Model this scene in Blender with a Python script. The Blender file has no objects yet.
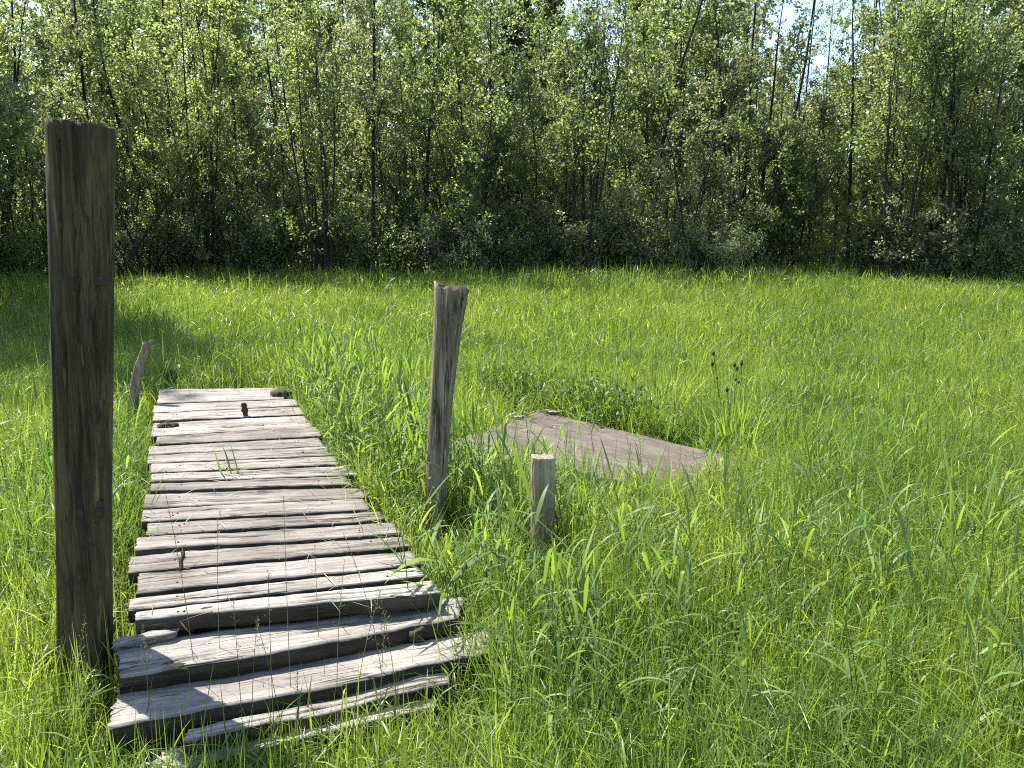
import bpy, math, random
import numpy as np
from mathutils import Vector, noise as mnoise

# ------------------------------------------------------------------ camera, sky, sun, exposure
S = bpy.context.scene
C = S.collection
F, CX, CY, HORIZON = 800.0, 512.0, 384.0, 247.0
CAM_H = 1.55
PITCH = math.atan((CY - HORIZON) / F)
cam_d = bpy.data.cameras.new('camera')
cam = bpy.data.objects.new('camera', cam_d)
C.objects.link(cam)
cam_d.sensor_width = 36
cam_d.lens = F / 1024 * 36
cam_d.clip_start, cam_d.clip_end = 0.05, 2000
cam.location = (0, 0, CAM_H)
cam.rotation_euler = (math.pi / 2 - PITCH, 0, 0)
S.camera = cam

SUN_AZ, SUN_EL = math.radians(-52), math.radians(57)
W = bpy.data.worlds.new('World')
S.world = W
W.use_nodes = True
wn = W.node_tree
bg = wn.nodes['Background']
sky = wn.nodes.new('ShaderNodeTexSky')
sky.sky_type = 'NISHITA'
sky.sun_disc = False
sky.sun_elevation = SUN_EL
sky.sun_rotation = SUN_AZ
sky.air_density, sky.dust_density, sky.ozone_density = 1.0, 0.8, 1.0
wn.links.new(sky.outputs[0], bg.inputs[0])
bg.inputs[1].default_value = 0.125
sd = bpy.data.lights.new('sun', 'SUN')
sd.energy = 5.0
sd.angle = math.radians(0.5)
sd.color = (1.0, 0.95, 0.86)
sun = bpy.data.objects.new('sun', sd)
C.objects.link(sun)
sdir = Vector((math.sin(SUN_AZ) * math.cos(SUN_EL), math.cos(SUN_AZ) * math.cos(SUN_EL), math.sin(SUN_EL)))
sun.rotation_euler = sdir.to_track_quat('Z', 'Y').to_euler()
sun.location = sdir * 60
S.view_settings.view_transform = 'Standard'
S.view_settings.look = 'None'
S.view_settings.exposure = 1.6
S.view_settings.gamma = 1
S.view_settings.use_curve_mapping = False
S.cycles.max_bounces = 8
S.cycles.diffuse_bounces = 6
S.cycles.glossy_bounces = 2
S.cycles.transmission_bounces = 4
S.cycles.use_denoising = False
S.cycles.filter_width = 1.05
S.cycles.sample_clamp_indirect = 6

rng = np.random.default_rng(7)
random.seed(7)

# ------------------------------------------------------------------ helpers
def ray(px, py):
    u, v = (px - CX) / F, (CY - py) / F
    ct, st = math.cos(PITCH), math.sin(PITCH)
    return np.array([u, ct + v * st, -st + v * ct])

def on_plane(px, py, z):
    d = ray(px, py)
    return np.array([0, 0, CAM_H]) + d * ((z - CAM_H) / d[2])

def at_depth(px, py, y):
    d = ray(px, py)
    return np.array([0, 0, CAM_H]) + d * (y / d[1])

def smooth(a, b, x):
    t = np.clip((x - a) / (b - a), 0, 1)
    return t * t * (3 - 2 * t)

_nr = np.random.default_rng(3)
_waves = [(_nr.normal(size=2), _nr.uniform(0, 6.28), k) for k in range(14)]
def field(x, y, scale=1.0, seed=0):
    """smooth pseudo noise in about -1..1"""
    s = 0
    r = np.random.default_rng(100 + seed)
    for k in range(9):
        d = r.normal(size=2) * scale * (0.6 + 0.25 * k)
        s = s + np.sin(x * d[0] + y * d[1] + r.uniform(0, 6.28)) / (1 + 0.25 * k)
    return s / 3.0

def gz(x, y):
    return 0.58 * smooth(8, 21, y) + 0.03 * field(x, y, 0.8, 1) * smooth(0, 6, y)

def build(name, verts, quads=None, tris=None, mat=None, parent=None, attr=None, smooth_shade=False, poly=None):
    me = bpy.data.meshes.new(name)
    verts = np.asarray(verts, dtype=np.float32)
    idx, start, tot = [], [], []
    off = 0
    for arr, n in ((quads, 4), (tris, 3)):
        if arr is None or len(arr) == 0:
            continue
        arr = np.asarray(arr, dtype=np.int32)
        idx.append(arr.ravel())
        start.append(off + np.arange(len(arr), dtype=np.int32) * n)
        tot.append(np.full(len(arr), n, dtype=np.int32))
        off += arr.size
    if poly:
        for p in poly:
            idx.append(np.asarray(p, dtype=np.int32))
            start.append(np.array([off], dtype=np.int32))
            tot.append(np.array([len(p)], dtype=np.int32))
            off += len(p)
    idx, start, tot = np.concatenate(idx), np.concatenate(start), np.concatenate(tot)
    me.vertices.add(len(verts))
    me.vertices.foreach_set('co', verts.ravel())
    me.loops.add(len(idx))
    me.loops.foreach_set('vertex_index', idx)
    me.polygons.add(len(start))
    me.polygons.foreach_set('loop_start', start)
    me.polygons.foreach_set('loop_total', tot)
    if smooth_shade:
        me.polygons.foreach_set('use_smooth', np.ones(len(start), dtype=bool))
    me.update(calc_edges=True)
    if attr is not None:
        for k, v in attr.items():
            a = me.attributes.new(k, 'FLOAT', 'POINT')
            a.data.foreach_set('value', np.asarray(v, dtype=np.float32))
    for m in (mat if isinstance(mat, (list, tuple)) else [mat]):
        me.materials.append(m)
    o = bpy.data.objects.new(name, me)
    C.objects.link(o)
    if parent:
        o.parent = parent
    return o

def empty(name, loc):
    o = bpy.data.objects.new(name, None)
    o.empty_display_size = 0.1
    o.location = loc
    C.objects.link(o)
    return o

def tag(o, label, cat, group=None, kind=None):
    o['label'] = label
    o['category'] = cat
    if group:
        o['group'] = group
    if kind:
        o['kind'] = kind
    return o

class Geo:
    """collects blades, leaves and tubes into one mesh"""
    def __init__(s):
        s.v, s.q, s.t, s.r, s.n = [], [], [], [], 0
    def add(s, v, q=None, t=None, r=None):
        s.v.append(v)
        if q is not None: s.q.append(q + s.n)
        if t is not None: s.t.append(t + s.n)
        s.r.append(np.zeros(len(v)) if r is None else r)
        s.n += len(v)
    def blades(s, root, L, az, elev, droop, width, roll, nseg=3, rnd=None, base=0.6):
        N = len(root)
        if N == 0: return
        if rnd is None: rnd = rng.random(N)
        d0 = np.stack([np.cos(elev) * np.cos(az), np.cos(elev) * np.sin(az), np.sin(elev)], 1)
        sa = az + math.pi / 2 + roll
        side = np.stack([np.cos(sa), np.sin(sa), 0.25 * np.sin(roll * 3)], 1)
        k = 2 * nseg + 1
        v = np.zeros((N, k, 3))
        for i in range(nseg + 1):
            t = i / nseg
            c = root + L[:, None] * (d0 * t)
            c[:, 2] -= L * droop * t * t
            if i == nseg:
                v[:, 2 * nseg] = c
            else:
                wd = width * (base + (1 - base) * min(1, t * 3)) * (1 - t ** 2.2)
                v[:, 2 * i] = c - side * wd[:, None] / 2
                v[:, 2 * i + 1] = c + side * wd[:, None] / 2
        b = np.arange(N)[:, None] * k
        q = []
        for i in range(nseg - 1):
            q.append(b + np.array([2 * i, 2 * i + 1, 2 * i + 3, 2 * i + 2]))
        t_ = b + np.array([2 * nseg - 2, 2 * nseg - 1, 2 * nseg])
        s.add(v.reshape(-1, 3), np.concatenate(q) if q else None, t_, np.repeat(rnd, k))
    def leaves(s, c, ax, nrm, L, Wd, rnd=None, fold=0.12):
        N = len(c)
        if N == 0: return
        if rnd is None: rnd = rng.random(N)
        ax = ax / np.linalg.norm(ax, axis=1, keepdims=True)
        sd_ = np.cross(ax, nrm)
        sd_ /= np.linalg.norm(sd_, axis=1, keepdims=True) + 1e-9
        nn = np.cross(sd_, ax)
        L, Wd = L[:, None], Wd[:, None]
        v = np.stack([c, c + ax * L * 0.45 - sd_ * Wd / 2 + nn * Wd * fold, c + ax * L, c + ax * L * 0.45 + sd_ * Wd / 2 + nn * Wd * fold], 1)
        q = np.arange(N)[:, None] * 4 + np.array([0, 1, 2, 3])
        s.add(v.reshape(-1, 3), q, None, np.repeat(rnd, 4))
    def tube(s, pts, rad, n=5, rnd=0.5, cap=False):
        pts = np.asarray(pts, float)
        rad = np.asarray(rad, float)
        m = len(pts)
        tg = np.gradient(pts, axis=0)
        tg /= np.linalg.norm(tg, axis=1, keepdims=True) + 1e-9
        ref = np.array([0.31, 0.95, 0.05]) if abs(tg[0][2]) > 0.5 else np.array([0.05, 0.1, 1.0])
        a = np.cross(tg, ref); a /= np.linalg.norm(a, axis=1, keepdims=True) + 1e-9
        b = np.cross(tg, a)
        th = np.arange(n) / n * 2 * math.pi
        v = pts[:, None, :] + rad[:, None, None] * (np.cos(th)[None, :, None] * a[:, None, :] + np.sin(th)[None, :, None] * b[:, None, :])
        i = np.arange(m - 1)[:, None] * n
        j = np.arange(n)[None, :]
        j2 = (j + 1) % n
        q = np.stack([i + j, i + j2, i + n + j2, i + n + j], -1).reshape(-1, 4)
        t = None
        if cap and n >= 3:
            e = (m - 1) * n
            t = np.array([[e, e + k, e + k + 1] for k in range(1, n - 1)] + [[0, k + 1, k] for k in range(1, n - 1)])
        s.add(v.reshape(-1, 3), q, t, np.full(m * n, rnd))
    def make(s, name, mat, parent=None, smooth_shade=False):
        return build(name, np.concatenate(s.v), np.concatenate(s.q) if s.q else None, np.concatenate(s.t) if s.t else None, mat, parent, {'rnd': np.concatenate(s.r)}, smooth_shade)

# ------------------------------------------------------------------ materials
def new_mat(name):
    m = bpy.data.materials.new(name)
    m.use_nodes = True
    n = m.node_tree
    n.nodes.clear()
    out = n.nodes.new('ShaderNodeOutputMaterial')
    return m, n, out

def ramp(n, stops, fac):
    r = n.nodes.new('ShaderNodeValToRGB')
    el = r.color_ramp.elements
    while len(el) < len(stops): el.new(0.5)
    for e, (p, c) in zip(el, stops):
        e.position = p
        e.color = (*c, 1) if len(c) == 3 else c
    n.links.new(fac, r.inputs[0])
    return r.outputs[0]

def texnoise(n, vec, scale, detail=4, rough=0.55):
    t = n.nodes.new('ShaderNodeTexNoise')
    t.inputs['Scale'].default_value = scale
    t.inputs['Detail'].default_value = detail
    t.inputs['Roughness'].default_value = rough
    n.links.new(vec, t.inputs['Vector'])
    return t.outputs['Fac']

def mixc(n, fac, a, b, mode='MIX'):
    m = n.nodes.new('ShaderNodeMix')
    m.data_type = 'RGBA'
    m.blend_type = mode
    for sock, val in ((m.inputs[0], fac), (m.inputs[6], a), (m.inputs[7], b)):
        if hasattr(val, 'links'): n.links.new(val, sock)
        elif isinstance(val, (int, float)): sock.default_value = val
        else: sock.default_value = (*val, 1)
    return m.outputs[2]

def math_(n, op, a, b=None, clamp=False):
    m = n.nodes.new('ShaderNodeMath')
    m.operation = op
    m.use_clamp = clamp
    for k, val in enumerate((a, b)):
        if val is None: continue
        if hasattr(val, 'links'): n.links.new(val, m.inputs[k])
        else: m.inputs[k].default_value = val
    return m.outputs[0]

def plant_mat(name, stops, trans=0.45, tcol=(1.35, 1.45, 0.55), spec=0.35, rough=0.45, patch=None, patch_scale=0.35, objvar=0.0):
    m, n, out = new_mat(name)
    at = n.nodes.new('ShaderNodeAttribute'); at.attribute_name = 'rnd'
    fac = at.outputs['Fac']
    if objvar:
        oi = n.nodes.new('ShaderNodeObjectInfo')
        fac = math_(n, 'ADD', fac, math_(n, 'MULTIPLY', math_(n, 'SUBTRACT', oi.outputs['Random'], 0.5), objvar), True)
    col = ramp(n, stops, fac)
    if patch:
        tc = n.nodes.new('ShaderNodeTexCoord')
        p = texnoise(n, tc.outputs['Object'], patch_scale, 3)
        pf = ramp(n, [(0.42, (0, 0, 0)), (0.6, (1, 1, 1))], p)
        col = mixc(n, pf, col, mixc(n, 1.0, col, patch, 'MULTIPLY'))
    pb = n.nodes.new('ShaderNodeBsdfPrincipled')
    pb.inputs['Roughness'].default_value = rough
    pb.inputs['Specular IOR Level'].default_value = spec
    n.links.new(col, pb.inputs['Base Color'])
    tr = n.nodes.new('ShaderNodeBsdfTranslucent')
    n.links.new(mixc(n, 1.0, col, tcol, 'MULTIPLY'), tr.inputs['Color'])
    mx = n.nodes.new('ShaderNodeMixShader')
    mx.inputs[0].default_value = trans
    n.links.new(pb.outputs[0], mx.inputs[1])
    n.links.new(tr.outputs[0], mx.inputs[2])
    n.links.new(mx.outputs[0], out.inputs[0])
    return m

def wood_mat(name, dark, light, axis='X', fine=1.0, crack=0.02, tint=0.25, moss=None, moss_at=0.6, crackcol=(0.02, 0.017, 0.013), bump=0.5, spots=False):
    m, n, out = new_mat(name)
    tc = n.nodes.new('ShaderNodeTexCoord')
    oi = n.nodes.new('ShaderNodeObjectInfo')
    add = n.nodes.new('ShaderNodeVectorMath'); add.operation = 'ADD'
    sc = n.nodes.new('ShaderNodeVectorMath'); sc.operation = 'SCALE'
    cmb = n.nodes.new('ShaderNodeCombineXYZ')
    for k in range(3): n.links.new(oi.outputs['Random'], cmb.inputs[k])
    n.links.new(cmb.outputs[0], sc.inputs[0]); sc.inputs['Scale'].default_value = 37.0
    n.links.new(tc.outputs['Object'], add.inputs[0]); n.links.new(sc.outputs[0], add.inputs[1])
    def mp(s_long, s_cross):
        k = n.nodes.new('ShaderNodeMapping')
        k.inputs['Scale'].default_value = (s_long, s_cross, s_cross) if axis == 'X' else (s_cross, s_cross, s_long)
        n.links.new(add.outputs[0], k.inputs['Vector'])
        return k.outputs[0]
    n1 = texnoise(n, mp(1.5, 26 * fine), 1.0, 6, 0.65)
    n2 = texnoise(n, mp(5, 150 * fine), 1.0, 4, 0.7)
    n3 = texnoise(n, mp(3, 5), 1.0, 3, 0.5)
    n4 = texnoise(n, mp(0.9, 13 * fine), 1.0, 3, 0.5)
    col = ramp(n, [(0.3, dark), (0.68, light)], n1)
    g = ramp(n, [(0.3, (0.42, 0.40, 0.38)), (0.58, (1.08, 1.08, 1.08))], n2)
    col = mixc(n, 0.8, col, g, 'MULTIPLY')
    st = ramp(n, [(0.35, (0.72, 0.69, 0.66)), (0.65, (1.1, 1.1, 1.1))], n3)
    col = mixc(n, 1.0, col, st, 'MULTIPLY')
    tr = ramp(n, [(0.0, (1 - tint, 1 - tint * 1.05, 1 - tint * 1.1)), (1.0, (1 + tint * 0.3, 1 + tint * 0.3, 1 + tint * 0.3))], oi.outputs['Random'])
    col = mixc(n, 1.0, col, tr, 'MULTIPLY')
    if moss:
        mf = ramp(n, [(moss_at, (0, 0, 0)), (moss_at + 0.12, (1, 1, 1))], texnoise(n, mp(4, 9), 1.0, 5, 0.7))
        col = mixc(n, math_(n, 'MULTIPLY', mf, 0.75), col, moss)
    ck = math_(n, 'ABSOLUTE', math_(n, 'SUBTRACT', n4, 0.5))
    cm = ramp(n, [(0.0, (1, 1, 1)), (crack, (0, 0, 0))], ck)
    brk = ramp(n, [(0.5, (0, 0, 0)), (0.58, (1, 1, 1))], texnoise(n, mp(1.7, 6), 1.0, 2, 0.5))
    cm = math_(n, 'MULTIPLY', cm, brk)
    n5 = texnoise(n, mp(2.2, 44 * fine), 1.0, 2, 0.5)
    cm2 = ramp(n, [(0.0, (1, 1, 1)), (crack * 1.1, (0, 0, 0))], math_(n, 'ABSOLUTE', math_(n, 'SUBTRACT', n5, 0.5)))
    brk2 = ramp(n, [(0.52, (0, 0, 0)), (0.6, (1, 1, 1))], texnoise(n, mp(3.1, 15), 1.0, 2, 0.5))
    cm = math_(n, 'MAXIMUM', cm, math_(n, 'MULTIPLY', math_(n, 'MULTIPLY', cm2, brk2), 0.8))
    sp = ramp(n, [(0.36, (0.72, 0.71, 0.69)), (0.52, (1.05, 1.05, 1.05))], texnoise(n, mp(45, 210), 1.0, 3, 0.7))
    col = mixc(n, 0.8, col, sp, 'MULTIPLY')
    col = mixc(n, cm, col, crackcol)
    if spots:
        sf = ramp(n, [(0.64, (0, 0, 0)), (0.70, (1, 1, 1))], texnoise(n, mp(7, 13), 1.0, 3, 0.6))
        col = mixc(n, math_(n, 'MULTIPLY', sf, 0.85), col, crackcol)
        pf = ramp(n, [(0.62, (0, 0, 0)), (0.68, (1, 1, 1))], texnoise(n, mp(3.5, 45), 1.0, 3, 0.6))
        col = mixc(n, math_(n, 'MULTIPLY', pf, 0.6), col, mixc(n, 1.0, light, (1.5, 1.5, 1.5), 'MULTIPLY'))
    pb = n.nodes.new('ShaderNodeBsdfPrincipled')
    pb.inputs['Roughness'].default_value = 0.85
    pb.inputs['Specular IOR Level'].default_value = 0.25
    n.links.new(col, pb.inputs['Base Color'])
    h = math_(n, 'ADD', math_(n, 'MULTIPLY', n1, 0.5), math_(n, 'SUBTRACT', math_(n, 'MULTIPLY', n2, 0.6), cm))
    bp = n.nodes.new('ShaderNodeBump')
    bp.inputs['Strength'].default_value = bump
    bp.inputs['Distance'].default_value = 0.006
    n.links.new(h, bp.inputs['Height'])
    n.links.new(bp.outputs[0], pb.inputs['Normal'])
    n.links.new(pb.outputs[0], out.inputs[0])
    return m

def simple_mat(name, c1, c2, scale=20, rough=0.8, bump=0.3):
    m, n, out = new_mat(name)
    tc = n.nodes.new('ShaderNodeTexCoord')
    f = texnoise(n, tc.outputs['Object'], scale, 6, 0.65)
    col = ramp(n, [(0.3, c1), (0.7, c2)], f)
    pb = n.nodes.new('ShaderNodeBsdfPrincipled')
    pb.inputs['Roughness'].default_value = rough
    pb.inputs['Specular IOR Level'].default_value = 0.12
    n.links.new(col, pb.inputs['Base Color'])
    bp = n.nodes.new('ShaderNodeBump')
    bp.inputs['Strength'].default_value = bump
    bp.inputs['Distance'].default_value = 0.01
    n.links.new(f, bp.inputs['Height'])
    n.links.new(bp.outputs[0], pb.inputs['Normal'])
    n.links.new(pb.outputs[0], out.inputs[0])
    return m

G_STOPS = [(0.0, (0.060, 0.102, 0.021)), (0.35, (0.125, 0.184, 0.032)), (0.7, (0.192, 0.258, 0.044)), (0.94, (0.275, 0.330, 0.085)), (0.965, (0.28, 0.24, 0.11)), (1.0, (0.36, 0.32, 0.18))]
M_GRASS = plant_mat('grass_blade', G_STOPS, 0.5, (1.74, 1.68, 0.8), 0.42, 0.42, patch=(0.64, 0.78, 0.8), patch_scale=0.6)
M_REED = plant_mat('reed_leaf', [(0.0, (0.065, 0.125, 0.034)), (0.6, (0.115, 0.19, 0.05)), (1.0, (0.22, 0.29, 0.07))], 0.48, (1.75, 1.75, 0.6), 0.25, 0.5)
M_HERB = plant_mat('herb_leaf', [(0.0, (0.045, 0.09, 0.022)), (0.7, (0.095, 0.165, 0.036)), (1.0, (0.16, 0.23, 0.055))], 0.4, (1.4, 1.5, 0.5), 0.22, 0.5)
M_STRAW = plant_mat('seed_stalk', [(0.0, (0.12, 0.15, 0.05)), (0.6, (0.20, 0.22, 0.09)), (1.0, (0.32, 0.28, 0.16))], 0.3, (1.2, 1.2, 0.8), 0.3, 0.5)
M_LEAF = plant_mat('tree_leaf', [(0.0, (0.085, 0.115, 0.048)), (0.5, (0.16, 0.20, 0.085)), (1.0, (0.24, 0.275, 0.112))], 0.6, (1.6, 1.65, 0.9), 0.5, 0.4, objvar=0.8)
M_LEAF2 = plant_mat('willow_leaf', [(0.0, (0.10, 0.125, 0.07)), (0.5, (0.175, 0.205, 0.11)), (1.0, (0.26, 0.285, 0.15))], 0.52, (1.6, 1.6, 0.9), 0.5, 0.42, objvar=0.5)
M_NEEDLE = plant_mat('spruce_needle', [(0.0, (0.012, 0.026, 0.014)), (1.0, (0.035, 0.055, 0.026))], 0.1, (1, 1, 1), 0.3, 0.6)
M_RUST = plant_mat('cone_cluster', [(0.0, (0.12, 0.07, 0.03)), (1.0, (0.22, 0.13, 0.05))], 0.1, (1, 1, 1), 0.2, 0.6)
M_BARK = wood_mat('bark', (0.016, 0.014, 0.012), (0.055, 0.05, 0.043), 'Z', 1.0, 0.02, 0.3)
M_BARK_PALE = wood_mat('pale_bark', (0.10, 0.09, 0.075), (0.24, 0.22, 0.19), 'X', 1.0, 0.02, 0.3)
M_BARK_GREY = wood_mat('grey_bark', (0.05, 0.045, 0.038), (0.14, 0.13, 0.11), 'X', 1.0, 0.02, 0.3)
M_PLANK = wood_mat('weathered_plank', (0.15, 0.134, 0.12), (0.36, 0.33, 0.302), 'X', 1.2, 0.02, 0.35, bump=0.9)
M_PLANK_NEAR = wood_mat('bleached_plank', (0.175, 0.16, 0.142), (0.385, 0.365, 0.335), 'X', 1.0, 0.02, 0.15, bump=0.9)
M_POST = wood_mat('old_post', (0.018, 0.013, 0.005), (0.128, 0.098, 0.044), 'Z', 1.7, 0.035, 0.1, spots=True, moss=(0.085, 0.072, 0.02), moss_at=0.56, bump=0.8)
M_POST2 = wood_mat('grey_post', (0.10, 0.082, 0.052), (0.33, 0.28, 0.19), 'Z', 2.0, 0.03, 0.1, spots=True, bump=0.8)
M_STUB = wood_mat('tan_post', (0.24, 0.195, 0.12), (0.46, 0.39, 0.265), 'Z', 1.5, 0.015, 0.1, bump=0.6)
def ring_mat():
    m, n, out = new_mat('end_grain')
    tc = n.nodes.new('ShaderNodeTexCoord')
    mp = n.nodes.new('ShaderNodeMapping'); mp.inputs['Scale'].default_value = (1, 1, 0.02); n.links.new(tc.outputs['Object'], mp.inputs[0])
    w = n.nodes.new('ShaderNodeTexWave'); w.wave_type = 'RINGS'; w.rings_direction = 'SPHERICAL'
    w.inputs['Scale'].default_value = 55; w.inputs['Distortion'].default_value = 3; w.inputs['Detail'].default_value = 3; w.inputs['Detail Scale'].default_value = 0.4
    n.links.new(mp.outputs[0], w.inputs['Vector'])
    col = ramp(n, [(0.2, (0.13, 0.10, 0.065)), (0.8, (0.34, 0.28, 0.19))], w.outputs['Fac'])
    f = texnoise(n, tc.outputs['Object'], 70, 4)
    col = mixc(n, 1.0, col, ramp(n, [(0.35, (0.45, 0.42, 0.4)), (0.6, (1, 1, 1))], f), 'MULTIPLY')
    pb = n.nodes.new('ShaderNodeBsdfPrincipled'); pb.inputs['Roughness'].default_value = 0.9
    n.links.new(col, pb.inputs['Base Color']); n.links.new(pb.outputs[0], out.inputs[0])
    return m
M_END = ring_mat()
M_DARKEND = simple_mat('rotten_wood', (0.02, 0.015, 0.011), (0.075, 0.06, 0.045), 40, 0.9, 0.8)
M_NAIL = simple_mat('rusty_nail', (0.03, 0.016, 0.01), (0.09, 0.045, 0.025), 200)
M_SIDE = wood_mat('shaded_plank_side', (0.03, 0.024, 0.016), (0.10, 0.082, 0.056), 'X', 1.0, 0.015, 0.2, bump=0.6)  # unbleached brown sides, darkened to paint in the shade of the front faces
M_BOARD = wood_mat('old_board', (0.088, 0.070, 0.057), (0.138, 0.115, 0.097), 'X', 0.35, 0.006, 0.0, moss=(0.075, 0.068, 0.05), moss_at=0.58, bump=0.3)

# ------------------------------------------------------------------ the ground
def ground_mat():
    m, n, out = new_mat('meadow_soil')
    tc = n.nodes.new('ShaderNodeTexCoord')
    f = texnoise(n, tc.outputs['Object'], 6, 8, 0.7)
    f2 = texnoise(n, tc.outputs['Object'], 0.5, 3)
    col = ramp(n, [(0.3, (0.012, 0.018, 0.006)), (0.55, (0.028, 0.046, 0.012)), (0.78, (0.06, 0.065, 0.026))], f)
    col = mixc(n, f2, col, mixc(n, 1.0, col, (0.8, 0.75, 0.6), 'MULTIPLY'))
    pb = n.nodes.new('ShaderNodeBsdfPrincipled')
    pb.inputs['Roughness'].default_value = 0.95
    n.links.new(col, pb.inputs['Base Color'])
    bp = n.nodes.new('ShaderNodeBump'); bp.inputs['Distance'].default_value = 0.03
    n.links.new(f, bp.inputs['Height']); n.links.new(bp.outputs[0], pb.inputs['Normal'])
    n.links.new(pb.outputs[0], out.inputs[0])
    return m
def axis_pts(lo, hi, fine_lo, fine_hi, step):
    mid = np.arange(fine_lo, fine_hi + 1e-6, step)
    k = np.array([1, 2.2, 5, 11, 25, 60, 140, 330])
    a = fine_lo - k[::-1]; b = fine_hi + k
    return np.concatenate([a[a > lo], mid, b[b < hi]])
gx, gy = axis_pts(-500, 500, -30, 30, 0.5), axis_pts(-500, 700, -4, 50, 0.5)
X, Y = np.meshgrid(gx, gy)
nx = len(gx)
ii, jj = np.meshgrid(np.arange(len(gy) - 1), np.arange(nx - 1), indexing='ij')
b0 = (ii * nx + jj).ravel()
ground = build('ground', np.stack([X, Y, gz(X, Y)], -1).reshape(-1, 3), np.stack([b0, b0 + 1, b0 + nx + 1, b0 + nx], 1), None, ground_mat(), smooth_shade=True)
tag(ground, 'dark peaty meadow soil under the green grass', 'ground', kind='structure')

# ------------------------------------------------------------------ trees
def walk(rg, p, d, L, n, jit, up=0.0):
    pts = [np.array(p, float)]
    d = np.array(d, float); d /= np.linalg.norm(d)
    for _ in range(n):
        d = d + rg.normal(size=3) * jit + np.array([0, 0, up])
        d /= np.linalg.norm(d)
        pts.append(pts[-1] + d * L / n)
    return np.array(pts)

def lerp_path(pts, t):
    f = t * (len(pts) - 1)
    i = min(int(f), len(pts) - 2)
    return pts[i] * (1 - (f - i)) + pts[i + 1] * (f - i), pts[i + 1] - pts[i]

def gen_tree(seed, H, stems, tilt, r0, start, nbr, brlen, leaves_per_m, leafL, sway=0.05, narrow=0.6, lean=(0, 0), up=0.04, leafW=0.62, bare=0.0):
    rg = np.random.default_rng(seed)
    tk, lf = Geo(), Geo()
    LC, LA = [], []
    def put(path, a, b, count):
        count *= 1.35
        if count < 1: return
        mid_ = path[len(path) // 2]
        if mnoise.noise(Vector(mid_ * 1.0) + Vector((seed, 0, 0))) < -0.09 and rg.random() < 0.85: return
        for t in rg.uniform(a, b, int(count)):
            c, d = lerp_path(path, t)
            LC.append(c + rg.normal(size=3) * 0.045); LA.append(d / (np.linalg.norm(d) + 1e-9) * 0.6 + rg.normal(size=3) * 0.7)
    for s in range(stems):
        az = rg.uniform(0, 6.28) if stems > 1 else 0
        tl = rg.uniform(0.25, 1) * tilt if stems > 1 else tilt * 0.3
        d = np.array([math.cos(az) * math.sin(tl) + lean[0], math.sin(az) * math.sin(tl) + lean[1], math.cos(tl)])
        h = H * rg.uniform(0.7, 1.0) if stems > 1 else H
        p0 = np.array([math.cos(az), math.sin(az), 0]) * (0.05 + 0.06 * stems ** 0.5) * (stems > 1)
        p0[2] = -0.1
        path = walk(rg, p0, d, h, 14, sway, up)
        r = r0 * rg.uniform(0.75, 1.1)
        rad = r * (1 - np.linspace(0, 1, 15)) ** 0.75 + 0.004
        rad[0] *= 1.35
        tk.tube(path, rad, 7)
        nb = int(nbr * rg.uniform(0.8, 1.2))
        for t in np.sort(rg.uniform(start, 0.98, nb)):
            c, dd = lerp_path(path, t)
            a2 = rg.uniform(0, 6.28)
            el = rg.uniform(0.2, 1.0) + 0.35 * t
            bd = np.array([math.cos(a2) * math.cos(el), math.sin(a2) * math.cos(el), math.sin(el)])
            L = brlen * (0.25 + narrow * (1 - t) + 0.25 * rg.random()) * rg.uniform(0.6, 1.25)
            bp = walk(rg, c, bd, L, 5, 0.16, 0.02)
            br = max(0.005, r * (1 - t) * 0.35)
            tk.tube(bp, np.linspace(br, 0.003, 6), 4)
            if rg.random() < bare: continue
            put(bp, 0.25, 1.0, leaves_per_m * L * 0.6)
            for _ in range(int(2 + L * 4.5)):
                c2, d2 = lerp_path(bp, rg.uniform(0.2, 1))
                td = d2 / np.linalg.norm(d2) + rg.normal(size=3) * 0.7
                TL = rg.uniform(0.18, 0.5)
                tp = walk(rg, c2, td, TL, 3, 0.2, -0.02)
                tk.tube(tp, [0.004, 0.003, 0.002, 0.0015], 3)
                put(tp, 0.1, 1.0, leaves_per_m * TL)
    if LC:
        c, ax = np.array(LC), np.array(LA)
        n = len(c)
        nm = rg.normal(size=(n, 3)) * 0.6 + np.array([0, 0, 0.75])
        lf.leaves(c, ax, nm, leafL * rg.uniform(0.65, 1.25, n), leafL * leafW * rg.uniform(0.7, 1.2, n), rg.random(n))
    return tk, lf, len(LC)

def gen_spruce(seed, H, R):
    rg = np.random.default_rng(seed)
    tk, lf = Geo(), Geo()
    path = walk(rg, (0, 0, -0.1), (0, 0, 1), H, 12, 0.012, 0.02)
    tk.tube(path, np.linspace(0.17, 0.01, 13), 8)
    Cn, An = [], []
    for t in np.linspace(0.12, 0.985, 120):
        c, _ = lerp_path(path, t)
        for k in range(3):
            a = rg.uniform(0, 6.28)
            L = R * (1 - t) ** 0.75 * rg.uniform(0.6, 1.1) + 0.12
            bp = walk(rg, c, (math.cos(a), math.sin(a), 0.12), L, 5, 0.06, -0.1)
            tk.tube(bp, np.linspace(0.02 * (1 - t) + 0.006, 0.003, 6), 4)
            for tt in rg.uniform(0.1, 1, int(14 + 26 * L)):
                p, d = lerp_path(bp, tt)
                sgn = rg.choice([-1, 1])
                side = np.array([-math.sin(a), math.cos(a), -0.25]) * sgn
                Cn.append(p); An.append(side * rg.uniform(0.5, 1) + d / np.linalg.norm(d) * 0.7 + np.array([0, 0, -0.5]) * rg.random())
    n = len(Cn)
    lf.leaves(np.array(Cn), np.array(An), rg.normal(size=(n, 3)) + np.array([0, 0, 1.0]), rg.uniform(0.12, 0.30, n), rg.uniform(0.03, 0.07, n), rg.random(n), 0.3)
    return tk, lf, n

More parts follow.
